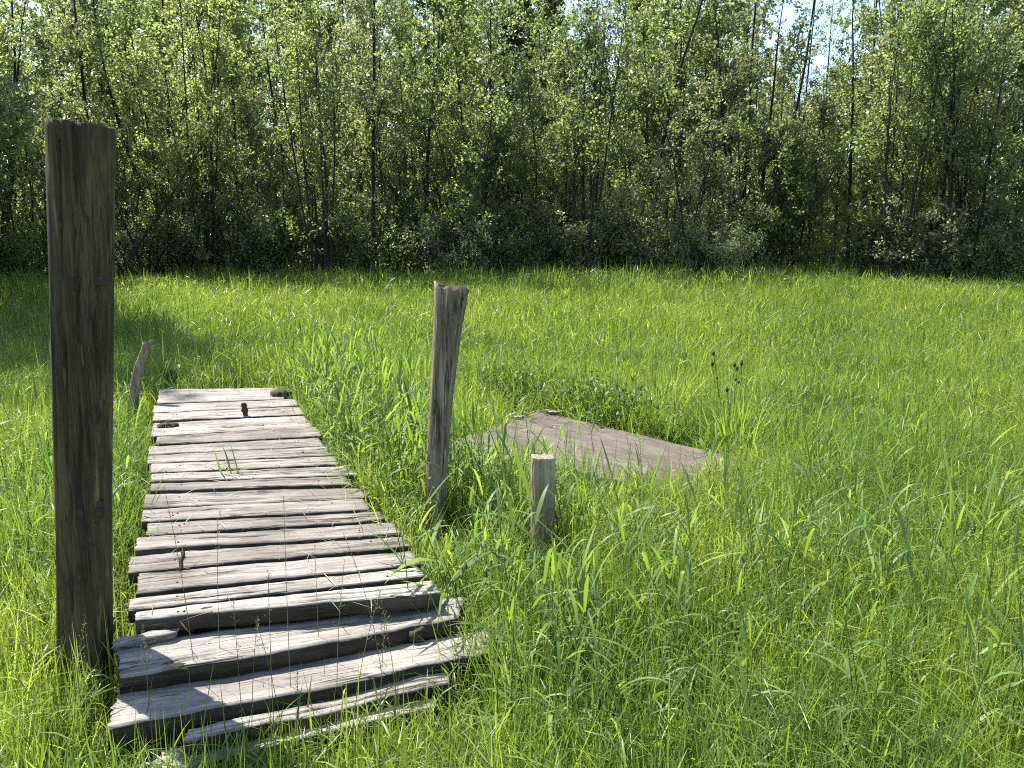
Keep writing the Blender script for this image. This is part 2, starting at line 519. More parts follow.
PROTO = {}
def proto(kind, variants):
    PROTO[kind] = variants
def make_proto(name, tk, lf, leafmat):
    a = tk.make('trunk', M_BARK, None, True)
    b = lf.make('crown', leafmat)
    return (name, a, b)

_first = {}
def place_tree(kind, var, x, y, scale, rz, label, cat, group, sz=1.0, tiltx=0.0):
    nm, a, b = PROTO[kind][var]
    root = empty(nm, (x, y, float(gz(np.array(x), np.array(y))) - 0.03))
    root.rotation_euler = (0, tiltx, rz)
    root.scale = (scale, scale, scale * sz)
    if (kind, var) in _first:
        a, b = a.copy(), b.copy()
        C.objects.link(a); C.objects.link(b)
    _first[(kind, var)] = True
    a.parent = root; b.parent = root
    tag(root, label, cat, group)
    return root

proto('bush', [make_proto('leafy_bush', *gen_tree(20 + k, H, st, ti, 0.034, 0.06, nb, 1.6, 30, 0.10, 0.06, 0.6, up=0.03)[:2], M_LEAF2 if k % 2 else M_LEAF)
               for k, (H, st, ti, nb) in enumerate([(5.6, 9, 0.45, 18), (6.4, 8, 0.38, 20), (5.0, 10, 0.55, 16), (6.8, 7, 0.33, 22)])])
proto('slim', [make_proto('slender_tree', *gen_tree(40 + k, H, st, ti, 0.062, stt, nb, 2.2, 25, 0.10, 0.035, 0.6, up=0.05)[:2], M_LEAF if k % 3 else M_LEAF2)
               for k, (H, st, ti, nb, stt) in enumerate([(10.4, 1, 0.1, 66, 0.3), (9.8, 3, 0.2, 38, 0.32), (10.8, 2, 0.16, 46, 0.3), (9.6, 5, 0.25, 26, 0.34)])])
proto('tall', [make_proto('tall_tree', *gen_tree(60 + k, H, 1, 0.1, 0.10, 0.08, nb, 3.2, 36, 0.15, 0.03, 0.6, up=0.05)[:2], M_LEAF)
               for k, (H, nb) in enumerate([(14.5, 100), (13.5, 95), (15.5, 105)])])
proto('spruce', [make_proto('spruce_tree', *gen_spruce(80, 17.0, 2.1)[:2], M_NEEDLE)])
proto('low', [make_proto('low_shrub', *gen_tree(90 + k, 1.7, 9, 0.85, 0.016, 0.05, 11, 0.8, 60, 0.06, 0.1, 0.6, up=0.02)[:2], M_LEAF2 if k else M_LEAF) for k in range(3)])
proto('twiggy', [make_proto('twiggy_bush', *gen_tree(97, 4.2, 12, 0.85, 0.03, 0.15, 16, 1.5, 20, 0.06, 0.08, 0.6, up=-0.01, bare=0.6)[:2], M_LEAF2)])
proto('lean', [make_proto('leaning_tree', *gen_tree(98, 6.5, 1, 0.1, 0.055, 0.3, 30, 1.6, 34, 0.07, 0.03, 0.6, lean=(0.75, 0.0), up=0.0)[:2], M_LEAF)])
proto('stems', [make_proto('stem_clump', *gen_tree(120 + k, 8.6, 6 + k, 0.17, 0.036, 0.36, 23, 1.7, 22, 0.095, 0.035, 0.6, up=0.03)[:2], M_LEAF) for k in range(2)])
proto('airy', [make_proto('airy_tree', *gen_tree(99 + k, 10.4, 2, 0.13, 0.05, 0.35, 36, 1.7, 18, 0.075, 0.02, 0.6, up=0.05)[:2], M_LEAF) for k in range(2)])

def edge_y(x):
    return 21.0 - 5.0 * smooth(-8.5, -15, x) * 1.0 + 0.5 * math.sin(x * 0.9) - 2.6 * smooth(7, 13, x) + 0.5 * math.sin(x * 2.3 + 1)

tr = random.Random(5)
GT = 'trees and bushes of the thicket behind the meadow'
def zone(x, y):
    px = CX + F * x / y
    for lim, s in ((60, 'left of the tall square post'), (150, 'behind the tall square post'), (290, 'just right of the tall square post'), (400, 'left of the leaning grey post'),
                   (500, 'behind the leaning grey post'), (610, 'under the small sky gap'), (735, 'behind the flat board'), (860, 'under the larger sky gap'), (960, 'right of the larger sky gap')):
        if px < lim: return s
    return 'at the right edge'
BUSH_ADJ = ['rounded', 'many-stemmed', 'grey-green', 'pale-leaved']
used_labels = {}
def uniq(lbl):
    used_labels[lbl] = used_labels.get(lbl, 0) + 1
    return lbl
# front row of bushes
x = -15.5
k = 0
while x < 15.5:
    y = edge_y(x) + tr.uniform(0.1, 1.2)
    place_tree('bush', k % 4, x, y, tr.uniform(0.75, 1.0), tr.uniform(0, 6.28), 'bushy multi-stemmed shrub at the meadow edge ' + zone(x, y), 'bush', 'bushes along the meadow edge')
    x += tr.uniform(1.5, 2.0)
    k += 1
# low shrubs on the very edge
x = -14.5
k = 0
while x < 15:
    y = edge_y(x) + tr.uniform(-0.9, 0.5)
    if tr.random() < 0.8:
        place_tree('low', k % 3, x, y, tr.uniform(0.8, 1.6), tr.uniform(0, 6.28), 'low leafy shrub at the grass edge ' + zone(x, y), 'shrub', 'low shrubs along the meadow edge')
    x += tr.uniform(0.7, 1.2)
    k += 1
# slender trees
for row, (dy0, dy1, step) in enumerate(((1.6, 3.0, 1.5), (4.2, 6.5, 2.9))):
    x = -18.0 - row
    while x < 18 + row * 2:
        y = edge_y(x) + tr.uniform(dy0, dy1)
        gap = any(abs(x / y - g) < w for g, w in ((0.085, 0.025), (0.365, 0.045), (0.014, 0.035)))
        s = tr.uniform(0.64, 0.74) if gap else tr.uniform(0.82, 1.12)
        place_tree('slim', k % 4, x, y, s, tr.uniform(0, 6.28),
                   ('slender tree just behind the edge bushes ' if row == 0 else 'slender tree deeper in the thicket ') + zone(x, y), 'tree', 'slender trees of the thicket')
        x += tr.uniform(0.7, 1.3) * step
        k += 1
# tall trees behind
for row, (y0, y1, step) in enumerate(((31, 34, 2.0), (37, 43, 2.2))):
    x = -24.0
    while x < 26:
        y = tr.uniform(y0, y1)
        gap = any(abs(x / y - g) < w for g, w in ((0.085, 0.04), (0.36, 0.048)))
        s = tr.uniform(0.48, 0.56) if gap else tr.uniform(0.8, 1.0)
        place_tree('tall', k % 3, x, y, s, tr.uniform(0, 6.28), 'tall leafy tree far back in the wood ' + zone(x, y), 'tree', 'tall trees at the back of the wood')
        x += tr.uniform(0.75, 1.25) * step
        k += 1
fw = Geo()
nfw = 190000
fx_, fy_ = rng.uniform(-48, 48, nfw), rng.uniform(43, 58, nfw)
top = 17 + 2.5 * field(fx_, fy_, 0.5, 8)
dip = np.minimum(np.abs(fx_ / fy_ - 0.085) / 0.05, np.abs(fx_ / fy_ - 0.365) / 0.09)
top = np.where(dip < 1, 9 + 4 * dip ** 2, top)
fz_ = np.where(np.arange(nfw) % 3 == 0, 3.5 * rng.random(nfw), top * rng.random(nfw))
fw.leaves(np.stack([fx_, fy_, fz_ + 0.5], 1), rng.normal(size=(nfw, 3)), rng.normal(size=(nfw, 3)) + (0, 0, 0.5), rng.uniform(0.2, 0.42, nfw), rng.uniform(0.14, 0.26, nfw))
for _ in range(160):
    x_, y_ = rng.uniform(-46, 46), rng.uniform(42, 57)
    fw.tube([(x_, y_, 0.3), (x_ + rng.normal() * 0.3, y_, 4), (x_ + rng.normal() * 0.5, y_, 8)], [0.12, 0.09, 0.05], 6, rnd=0.0)
tag(fw.make('far_wood', M_LEAF), 'dense leafy wood far behind the thicket', 'wood', kind='stuff')
# singles
def px_x(px, y): return (px - CX) / F * y
place_tree('spruce', 0, px_x(505, 30), 30, 0.82, 0.4, 'dark spruce left of the small sky gap at the top', 'tree', 'dark spruces')
place_tree('spruce', 0, px_x(541, 32), 32, 0.8, 2.1, 'spruce with a brownish top right beside the small sky gap', 'tree', 'dark spruces')
place_tree('lean', 0, px_x(108, 19.0), 19.0, 0.8, 0.1, 'dark leaning tree right behind the tall square post, sloping up to the right', 'tree', GT)
place_tree('twiggy', 0, px_x(150, 20.0), 20.0, 0.85, 0.5, 'half-bare twiggy bush with sloping dark branches right of the tall post', 'bush', GT)
place_tree('stems', 0, px_x(325, 19.9), 19.9, 0.95, 0.5, 'clump of dark upright stems above the boardwalk\'s far end', 'tree', GT)
place_tree('slim', 0, px_x(374, 20.0), 20.0, 1.0, 2.5, 'single straight dark-stemmed tree left of the leaning grey post', 'tree', GT)
place_tree('stems', 1, px_x(585, 20.3), 20.3, 1.0, 3.0, 'clump of thin dark stems right of the leaning grey post', 'tree', GT)
place_tree('stems', 0, px_x(885, 19.3), 19.3, 0.95, 2.2, 'clump of dark slanting stems at the right under the larger sky gap', 'tree', GT)
for q, (px, y, s) in enumerate(((580, 27, 0.95), (618, 28, 1.0), (778, 26, 0.9), (800, 25, 0.92), (824, 26, 1.0), (845, 24, 1.0), (866, 25, 1.0))):
    place_tree('airy', q % 2, px_x(px, y), y, s, q * 1.3, 'thin sparse-leaved tree standing against the larger sky gap' if q > 1 else 'thin sparse-leaved tree against the small sky gap', 'tree', 'airy trees against the sky')
place_tree('stems', 1, px_x(205, 20.2), 20.2, 0.95, 1.0, 'clump of thin dark stems between the tall square post and the boardwalk\'s far end', 'tree', GT)
place_tree('stems', 1, px_x(955, 18.9), 18.9, 0.9, 4.0, 'clump of thin dark stems near the right edge of the wood', 'tree', GT)
place_tree('lean', 0, px_x(462, 20.4), 20.4, 0.85, 2.9, 'dark tree sloping up to the left behind the leaning grey post', 'tree', GT)
# trees left of the meadow whose shade lies on the grass
for q, (x, y, s) in enumerate(((-13.4, 19.6, 1.0), (-12.4, 18.6, 0.9), (-14.6, 20.6, 1.0), (-9.9, 14.0, 0.9), (-10.6, 12.4, 0.9), (-11.6, 14.6, 0.95), (-10.6, 16.0, 0.9))):
    place_tree('slim', q % 4, x, y, s, q * 2.0, 'leafy tree reaching in at the far left edge, close to the meadow', 'tree', 'near trees on the left')

for x, y, s in ((-11.0, 12.4, 1.0), (-10.9, 13.6, 1.0), (-12.2, 15.8, 1.0)):
    place_tree('tall', 0, x, y, s, x, 'leafy tree reaching in at the far left edge, close to the meadow', 'tree', 'near trees on the left')

def fallen_branch(pts, r, seed, label):
    rg = np.random.default_rng(seed)
    g = Geo()
    pts = np.array(pts)
    tt = np.linspace(0, 1, 10)
    path = np.array([lerp_path(pts, t)[0] for t in tt]) + rg.normal(size=(10, 3)) * 0.02
    g.tube(path, np.linspace(r, r * 0.3, 10), 6, cap=True)
    for t in rg.uniform(0.2, 1, 12):
        c, d = lerp_path(path, t)
        g.tube(walk(rg, c, d / np.linalg.norm(d) + rg.normal(size=3) * 0.5, rg.uniform(0.3, 0.9), 4, 0.15), np.linspace(r * 0.4, 0.003, 5), 4)
    o = g.make('fallen_branch', M_BARK_GREY, None, True)
    tag(o, label, 'branch', 'fallen branches at the wood edge')
fallen_branch([at_depth(405, 238, 20.6), at_depth(470, 247, 20.3), at_depth(560, 272, 20.0)], 0.035, 1, 'bare grey fallen branch at the wood edge right of the leaning grey post')
fallen_branch([at_depth(1022, 222, 19.3), at_depth(985, 232, 19.2), at_depth(950, 262, 19.2)], 0.03, 2, 'thin bare grey branch at the right edge below the bushes')

# ------------------------------------------------------------------ the boardwalk
DECK_Z = 0.33
def deck_l(y): return (160 - (y - 388) * 0.128, y)
def deck_r(y): return (285 + (y - 388) * 0.755, y)
seams = [(389, 387), (404, 399), (413, 406.5), (421, 415), (437, 427), (446, 437), (455, 446), (464, 456), (473.5, 466), (483.5, 476), (493, 486),
         (508, 498), (522.5, 510.5), (538, 522.5), (555.5, 536), (575, 551), (599, 567), (614, 581), (629, 599)]

def plank(name, A, B, Cc, D, thick, mat, parent, seed, warp=0.006, rag=0.01, sag=0.0, edge=0.006, loc0=(0, 0, 0)):
    """A back-left, B back-right, Cc front-right, D front-left, top face in world space"""
    rg = np.random.default_rng(seed)
    A, B, Cc, D = map(np.array, (A, B, Cc, D))
    ctr = (A + B + Cc + D) / 4
    ux = (B + Cc) / 2 - (A + D) / 2
    ang = math.atan2(ux[1], ux[0])
    nu, pv = 72, 25
    prof = [(v, 0.0) for v in np.linspace(0, 1, pv)] + [(1, -0.5), (1, -0.95)] + [(v, -1.0) for v in (0.85, 0.5, 0.15)] + [(0, -0.95), (0, -0.5)]
    npf = len(prof)
    V = np.zeros((nu, npf, 3))
    off = rg.uniform(0, 50)
    notch = []
    if warp:
        for _ in range(rg.integers(1, 4)):
            a0 = rg.uniform(-0.3, 0.85); notch.append((a0, a0 + rg.uniform(0.2, 0.6), rg.uniform(0.15, 0.88), rg.uniform(0.018, 0.045)))
    for i in range(nu):
        u = i / (nu - 1)
        w1 = mnoise.noise(Vector((u * 3, off, 0))) * edge * 1.2 + mnoise.noise(Vector((u * 14, off, 3))) * edge * 0.6
        w2 = mnoise.noise(Vector((u * 3, off, 7))) * edge * 1.2 + mnoise.noise(Vector((u * 16, off, 11))) * edge * 0.6
        for j, (v, h) in enumerate(prof):
            ue = u
            if i == 0: ue = u - abs(mnoise.noise(Vector((v * 7, off, h * 3)))) * rag
            if i == nu - 1: ue = u + abs(mnoise.noise(Vector((v * 7, off + 5, h * 3)))) * rag
            p = (A * (1 - ue) + B * ue) * (1 - v) + (D * (1 - ue) + Cc * ue) * v
            back = (A - D) / (np.linalg.norm(A - D) + 1e-6)
            p = p + back * (w1 * (1 - v) + w2 * v)
            z = h * thick
            if h == 0:
                z += mnoise.noise(Vector((u * 9, v * 2 + off, 1))) * 0.003 + mnoise.noise(Vector((u * 22, v * 9 + off, 1))) * 0.0016
                if j in (0, pv - 1): z -= 0.006
                for (n0, n1, nv, nd) in notch:
                    if n0 < u < n1:
                        vv = nv + 0.06 * mnoise.noise(Vector((u * 5, off, nv * 40)))
                        z -= nd * math.exp(-((v - vv) / 0.03) ** 2) * min(1, (u - n0) * 8, (n1 - u) * 8)
            z += warp * mnoise.noise(Vector((u * 1.6, off, 20))) + warp * (v - 0.5) * mnoise.noise(Vector((u * 1.2, off, 30)))
            z -= sag * 4 * u * (1 - u)
            p[2] += z
            V[i, j] = p
    i = np.arange(nu - 1)[:, None] * npf
    j = np.arange(npf)[None, :]
    j2 = (j + 1) % npf
    q = np.stack([i + j, i + npf + j, i + npf + j2, i + j2], -1).reshape(-1, 4)
    caps = [list(range(npf)), list(range((nu - 1) * npf, nu * npf))[::-1]]
    Vv = V.reshape(-1, 3) - ctr
    c, s = math.cos(-ang), math.sin(-ang)
    R = np.array([[c, -s, 0], [s, c, 0], [0, 0, 1]])
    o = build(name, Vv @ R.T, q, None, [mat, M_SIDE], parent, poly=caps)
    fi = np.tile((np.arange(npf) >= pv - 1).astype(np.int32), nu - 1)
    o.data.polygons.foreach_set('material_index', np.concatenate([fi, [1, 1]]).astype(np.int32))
    o.location = ctr - np.array(loc0)
    o.rotation_euler = (0, 0, ang)
    return o

s1_, s2_, s3_ = on_plane(541, 410, 0.2), on_plane(735, 456, 0.2), on_plane(452, 442, 0.2)
def under(p, z=0.0): return np.array([p[0], p[1], z])
bl, br_, fl, fr = (under(on_plane(*p, DECK_Z)) for p in (deck_l(632), deck_r(600), deck_l(389), deck_r(387)))
base = (bl + br_ + fl + fr) / 4
BW = empty('boardwalk', base)
tag(BW, 'long weathered grey plank boardwalk running back through the grass', 'boardwalk')
pr = random.Random(11)
DECK_POLY = []
for i in range(len(seams) - 1):
    (l0, r0), (l1, r1) = seams[i], seams[i + 1]
    dz = pr.uniform(-0.002, 0.002) * (1 + 2 * (i > 9))
    A, B = on_plane(*deck_l(l0), DECK_Z), on_plane(*deck_r(r0), DECK_Z)
    D, Cc = on_plane(*deck_l(l1), DECK_Z), on_plane(*deck_r(r1), DECK_Z)
    gap = pr.uniform(0.036, 0.046) + 0.004 * (i > 8)
    if i == 3: gap = 0.055
    dirv = (A - D) / np.linalg.norm(A - D)
    D = D + dirv * gap * pr.uniform(0.6, 1.35); Cc = Cc + dirv * gap * pr.uniform(0.6, 1.35)
    el = (A - B) / np.linalg.norm(A - B)
    jl, jr = pr.uniform(-0.025, 0.025), pr.uniform(-0.04, 0.03)
    if i == 0: jr = -0.07
    A = A + el * jl; D = D + el * jl; B = B - el * jr; Cc = Cc - el * jr
    for p in (A, B, Cc, D): p[2] += dz
    if i == 17:
        D[2] += 0.006; Cc[2] += 0.01
    if i == 3: A[2] -= 0.01
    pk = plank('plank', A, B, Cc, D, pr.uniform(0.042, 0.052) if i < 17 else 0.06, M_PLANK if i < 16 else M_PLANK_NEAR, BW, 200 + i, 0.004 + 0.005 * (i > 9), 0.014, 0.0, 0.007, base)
    for nu_ in (0.13, 0.15, 0.85, 0.87):
        if pr.random() < 0.45: continue
        vv = pr.uniform(0.25, 0.75)
        P_ = (A * (1 - nu_) + B * nu_) * (1 - vv) + (D * (1 - nu_) + Cc * nu_) * vv
        g = Geo()
        g.tube([(0, 0, -0.012), (0, 0, 0.003), (0, 0, 0.0045)], [0.0042, 0.0042, 0.003], 8, cap=True)
        nl = g.make('nail', M_NAIL, pk)
        lp = pk.matrix_basis.inverted() @ Vector(P_ - base)
        co = np.empty(len(pk.data.vertices) * 3, dtype=np.float32); pk.data.vertices.foreach_get('co', co); co = co.reshape(-1, 3)
        dd_ = np.hypot(co[:, 0] - lp.x, co[:, 1] - lp.y) + (co[:, 2] < -0.02) * 9
        lp.z = float(co[dd_.argmin(), 2]) - 0.0005
        nl.location = lp
# bearers under the planks
for fx in (0.14, 0.86):
    a = fl * (1 - fx) + fr * fx
    b = bl * (1 - fx) + br_ * fx
    a = a + (b - a) * 0.01; b = a + (b - a) * 0.965
    sdv = np.array([b[1] - a[1], a[0] - b[0], 0]); sdv /= np.linalg.norm(sdv)
    a[2] = b[2] = DECK_Z - 0.068
    plank('bearer', a + sdv * 0.05, b + sdv * 0.05, b - sdv * 0.05, a - sdv * 0.05, 0.14, M_DARKEND, BW, 300 + int(fx * 10), 0.0, 0.0, 0.0, 0.004, base)
# the two sunken planks at the near end, and what is left of older ones in the grass
A_Z, B_Z = 0.268, 0.20
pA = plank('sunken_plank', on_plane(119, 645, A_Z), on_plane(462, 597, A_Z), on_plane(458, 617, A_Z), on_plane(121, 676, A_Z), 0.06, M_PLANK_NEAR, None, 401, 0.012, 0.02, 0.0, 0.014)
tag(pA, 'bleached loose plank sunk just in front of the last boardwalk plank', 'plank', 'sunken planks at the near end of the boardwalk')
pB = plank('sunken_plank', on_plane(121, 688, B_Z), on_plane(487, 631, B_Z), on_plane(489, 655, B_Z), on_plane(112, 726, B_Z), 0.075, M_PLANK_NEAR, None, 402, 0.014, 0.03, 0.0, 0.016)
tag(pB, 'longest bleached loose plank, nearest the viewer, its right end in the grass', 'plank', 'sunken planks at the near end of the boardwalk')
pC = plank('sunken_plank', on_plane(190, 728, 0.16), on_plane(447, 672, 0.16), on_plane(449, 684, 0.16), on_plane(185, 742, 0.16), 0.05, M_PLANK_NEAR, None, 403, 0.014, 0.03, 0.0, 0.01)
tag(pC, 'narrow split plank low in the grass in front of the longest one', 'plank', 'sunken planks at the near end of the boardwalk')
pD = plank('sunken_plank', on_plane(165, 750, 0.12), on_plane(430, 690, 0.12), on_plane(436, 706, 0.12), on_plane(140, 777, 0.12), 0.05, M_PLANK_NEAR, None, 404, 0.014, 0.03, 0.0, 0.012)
tag(pD, 'lowest rotting plank at ground level, half hidden by foreground grass', 'plank', 'sunken planks at the near end of the boardwalk')
# support under the sunken planks (a log lying across)
lg = Geo()
for fx in (0.2, 0.78):
    p0 = on_plane(119, 640, 0) * (1 - fx) + on_plane(455, 596, 0) * fx
    p1 = on_plane(112, 730, 0) * (1 - fx) + on_plane(480, 660, 0) * fx
    g2 = Geo()
    g2.tube([p0 + (0, 0, 0.085), (p0 + p1) / 2 + (0, 0, 0.062), p1 + (0, 0, 0.03)], [0.05, 0.05, 0.045], 10, cap=True)
    o = g2.make('bearer_log', M_DARKEND, None, True)
    tag(o, 'dark rotten log lying under the left ends of the sunken planks' if fx < 0.5 else 'dark rotten log lying under the right ends of the sunken planks', 'log')

def chunk(name, p, L, wd, h, rz, mat, seed, label, cat, tilt=0.0, group=None):
    """a broken lump of wood or stone"""
    rg = np.random.default_rng(seed)
    nu, n = 12, 10
    V = []
    for i in range(nu):
        u = i / (nu - 1)
        tap = 0.72 + 0.28 * math.sin(math.pi * min(1, max(0, u))) if True else 1
        for j in range(n):
            a = j / n * 2 * math.pi
            cx_, cz_ = math.copysign(abs(math.cos(a)) ** 0.6, math.cos(a)), math.copysign(abs(math.sin(a)) ** 0.6, math.sin(a))
            k = tap * (1 + 0.45 * mnoise.noise(Vector((u * 4 + seed, math.cos(a) * 1.5, math.sin(a) * 1.5))) + 0.3 * mnoise.noise(Vector((u * 13 + seed, math.cos(a) * 3, math.sin(a) * 3))))
            e = 0.1 * L * mnoise.noise(Vector((seed, math.cos(a) * 2, math.sin(a) * 2))) if i in (0, nu - 1) else 0
            V.append(((u - 0.5) * L + e, cx_ * wd / 2 * k, h / 2 + cz_ * h / 2 * k))
    i = np.arange(nu - 1)[:, None] * n; j = np.arange(n)[None, :]; j2 = (j + 1) % n
    q = np.stack([i + j, i + n + j, i + n + j2, i + j2], -1).reshape(-1, 4)
    o = build(name, V, q, None, mat, None, poly=[list(range(n)), list(range((nu - 1) * n, nu * n))[::-1]])
    o.location = p
    o.rotation_euler = (0, tilt, rz)
    tag(o, label, cat, group)
    return o
chunk('wood_scrap', on_plane(146, 643, 0.27), 0.19, 0.045, 0.03, 0.45, M_PLANK_NEAR, 1, 'short broken wood scrap in the wide gap before the sunken planks', 'wood scrap')
chunk('dark_lump', on_plane(207, 611, DECK_Z + 0.002), 0.05, 0.035, 0.010, 0.3, M_DARKEND, 2, 'small dark lump on the last boardwalk plank', 'lump')
chunk('rotten_block', on_plane(281, 402, DECK_Z - 0.06), 0.16, 0.13, 0.10, 0.6, M_DARKEND, 3, 'dark rotten block at the far right corner of the boardwalk', 'wood block')
chunk('rotten_block', on_plane(168, 430, DECK_Z - 0.03), 0.14, 0.07, 0.05, 0.4, M_DARKEND, 5, 'dark rotten block at the left rim of the boardwalk by the thin bent stake', 'wood block')
chunk('rotten_block', on_plane(172, 387, DECK_Z - 0.1), 0.14, 0.12, 0.16, 0.1, M_DARKEND, 6, 'dark stump end behind the far left corner of the boardwalk', 'wood block')
chunk('wood_chip', on_plane(244, 410, DECK_Z + 0.045), 0.10, 0.045, 0.02, 1.5, M_DARKEND, 4, 'small upright wood chip standing on the far boardwalk planks', 'wood chip', tilt=1.35)
chunk('rotten_block', on_plane(350, 651, 0.20), 0.14, 0.05, 0.045, 0.5, M_DARKEND, 8, 'dark rotten knob in the gap between the two sunken planks', 'wood block')
chunk('rotten_block', on_plane(428, 637, 0.20), 0.15, 0.06, 0.055, 0.7, M_DARKEND, 9, 'dark rotten lump at the right end between the sunken planks', 'wood block')
g = Geo()
p = on_plane(183, 553, DECK_Z + 0.010); p2 = on_plane(180, 569, DECK_Z + 0.010)
for t in np.linspace(0, 1, 8):
    c = p * (1 - t) + p2 * t + np.array([0.003 * math.sin(t * 9), 0, 0])
    g.tube([c + (0, 0.008, -0.004), c + (0, 0.004, 0.003), c + (0, -0.004, 0.003), c + (0, -0.008, -0.004)], [0.003, 0.007, 0.007, 0.003], 7, cap=True)
tag(g.make('catkin', M_DARKEND, None, True), 'dark knobbly fallen catkin lying across a middle plank', 'catkin')
g = Geo()
lc = on_plane(160, 669, A_Z + 0.006)
g.leaves(np.array([lc, lc + (0.03, 0.005, 0), lc + (0.055, 0.0, 0.002)]), np.array([[1, .1, .1], [1, .3, .2], [.9, -.3, .1]]), np.array([[0, 0, 1.], [0.2, 0, 1.], [0, .2, 1.]]), np.array([.045, .05, .04]), np.array([.026, .03, .024]))
M_DEAD = plant_mat('dead_leaf', [(0.0, (0.16, 0.12, 0.03)), (1.0, (0.26, 0.2, 0.05))], 0.2, (1, 1, 1), 0.3, 0.5)
tag(g.make('dead_leaf', M_DEAD), 'yellow-brown dead leaf on the sunken plank beside the post\'s shadow', 'leaf')

# dry litter on the planks
lt = Geo(); rl = np.random.default_rng(31)
n = 420
u_, v_ = rl.random(n), rl.random(n) ** 1.4
P = (fl * (1 - u_[:, None]) + fr * u_[:, None]) * (1 - v_[:, None]) + (bl * (1 - u_[:, None]) + br_ * u_[:, None]) * v_[:, None]
P[:, 2] = DECK_Z + 0.012
lt.blades(P, rl.uniform(0.03, 0.16, n), rl.uniform(0, 6.28, n), rl.normal(size=n) * 0.06, rl.uniform(0, 0.04, n), rl.uniform(0.0015, 0.004, n), rl.normal(size=n) * 0.3, 3, rl.random(n))
n = 130
u_, v_ = rl.uniform(0.0, 1, n), rl.random(n)
P = (s1_ * (1 - u_[:, None]) + s3_ * u_[:, None]) + (s2_ - s1_) * (v_[:, None] ** 2 * 0.45)
P[:, 2] = 0.2 + 0.012
lt.blades(P, rl.uniform(0.04, 0.2, n), rl.uniform(0, 6.28, n), np.abs(rl.normal(size=n)) * 0.15, rl.uniform(0, 0.1, n), rl.uniform(0.002, 0.006, n), rl.normal(size=n) * 0.3, 3, rl.random(n))
M_LITTER = plant_mat('dry_litter', [(0.0, (0.06, 0.048, 0.03)), (0.5, (0.20, 0.165, 0.10)), (1.0, (0.42, 0.37, 0.27))], 0.15, (1, 1, 1), 0.2, 0.6)
tag(lt.make('dry_litter', M_LITTER), 'dry straw bits and twigs littering the planks and the flat board', 'litter', kind='stuff')

# ------------------------------------------------------------------ posts
def post(name, base_p, top_p, prof, mats, seed, square=0.0, jag=0.0, cut=(0, 0), grooves=(), bend=(0, 0), rough=0.012, knots=(), spike=0.0, hook=0.0):
    """prof: list of (t, half width); top_p the middle of the top; cut: slope of the top"""
    base_p, top_p = np.array(base_p, float), np.array(top_p, float)
    L = np.linalg.norm(top_p - base_p)
    nr, n = 90, 64
    ts = np.array([q[0] for q in prof]); rs = np.array([q[1] for q in prof])
    V = np.zeros((nr, n, 3))
    for i in range(nr):
        t = i / (nr - 1)
        r = np.interp(t, ts, rs)
        c = (top_p - base_p) * t + np.array([bend[0], bend[1], 0]) * 4 * t * (1 - t) + np.array([hook * smooth(0.6, 1.05, t) ** 2, 0, 0])
        for j in range(n):
            a = j / n * 2 * math.pi
            ca, sa = math.cos(a), math.sin(a)
            sq = 1 / max(abs(ca), abs(sa))
            k = 1 + square * (min(sq, 1.22) - 1)
            k += rough * 2.2 * mnoise.noise(Vector((ca * 1.6 + seed, sa * 1.6, t * 1.5)))
            k += rough * 1.6 * mnoise.noise(Vector((ca * 7 + seed, sa * 7, t * 3.0)))
            k += rough * 0.9 * mnoise.noise(Vector((ca * 20 + seed, sa * 20, t * 7.0)))
            for (ga, gw, gd, t0, t1) in grooves:
                da = (a - ga - 0.1 * mnoise.noise(Vector((t * 4, seed, ga))) + math.pi) % (2 * math.pi) - math.pi
                if t0 < t < t1: k -= gd * math.exp(-(da / gw) ** 2) * min(1, (t - t0) * 12, (t1 - t) * 12 + (t1 >= 1))
            for (ka, kt, kw, kh, kd) in knots:
                da = (a - ka + math.pi) % (2 * math.pi) - math.pi
                e = (da / kw) ** 2 + ((t - kt) / kh) ** 2
                k += kd * math.exp(-e) - 2.2 * kd * math.exp(-e * 9)
            z = 0
            if i == nr - 1:
                z = jag * mnoise.noise(Vector((ca * 2.5 + seed, sa * 2.5, 4))) + jag * 0.6 * mnoise.noise(Vector((ca * 9 + seed, sa * 9, 4))) + spike * (math.exp(-((a - 3.6) / 0.28) ** 2) - 0.5 * math.exp(-((a - 4.35) / 0.16) ** 2))
            zz = (cut[0] * ca + cut[1] * sa) * smooth(0.85, 1, t)
            V[i, j] = c + np.array([ca * r * k, sa * r * k, z + zz])
    q_i = np.arange(nr - 1)[:, None] * n; j = np.arange(n)[None, :]; j2 = (j + 1) % n
    q = np.stack([q_i + j, q_i + j2, q_i + n + j2, q_i + n + j], -1).reshape(-1, 4)
    verts = list(V.reshape(-1, 3))
    # recessed end grain: rings going in
    tris, ring = [], (nr - 1) * n
    qs = [q]
    for f in (0.75, 0.4):
        st = len(verts)
        cc = V[-1].mean(0)
        for jx in range(n):
            p = cc + (V[-1, jx] - cc) * f
            p[2] += 0.35 * jag * mnoise.noise(Vector((p[0] * 40 + seed, p[1] * 40, 0)))
            verts.append(p)
        qs.append(np.stack([ring + j[0], ring + j2[0], st + j2[0], st + j[0]], -1))
        ring = st
    verts.append(V[-1].mean(0)); cidx = len(verts) - 1
    tris = np.array([[ring + jx, ring + (jx + 1) % n, cidx] for jx in range(n)])
    o = build(name, np.array(verts), np.concatenate(qs), tris, mats, None)
    me = o.data
    nq = len(q)
    mi = np.zeros(len(me.polygons), dtype=np.int32); mi[nq:] = 1
    me.polygons.foreach_set('material_index', mi)
    o.location = base_p
    return o

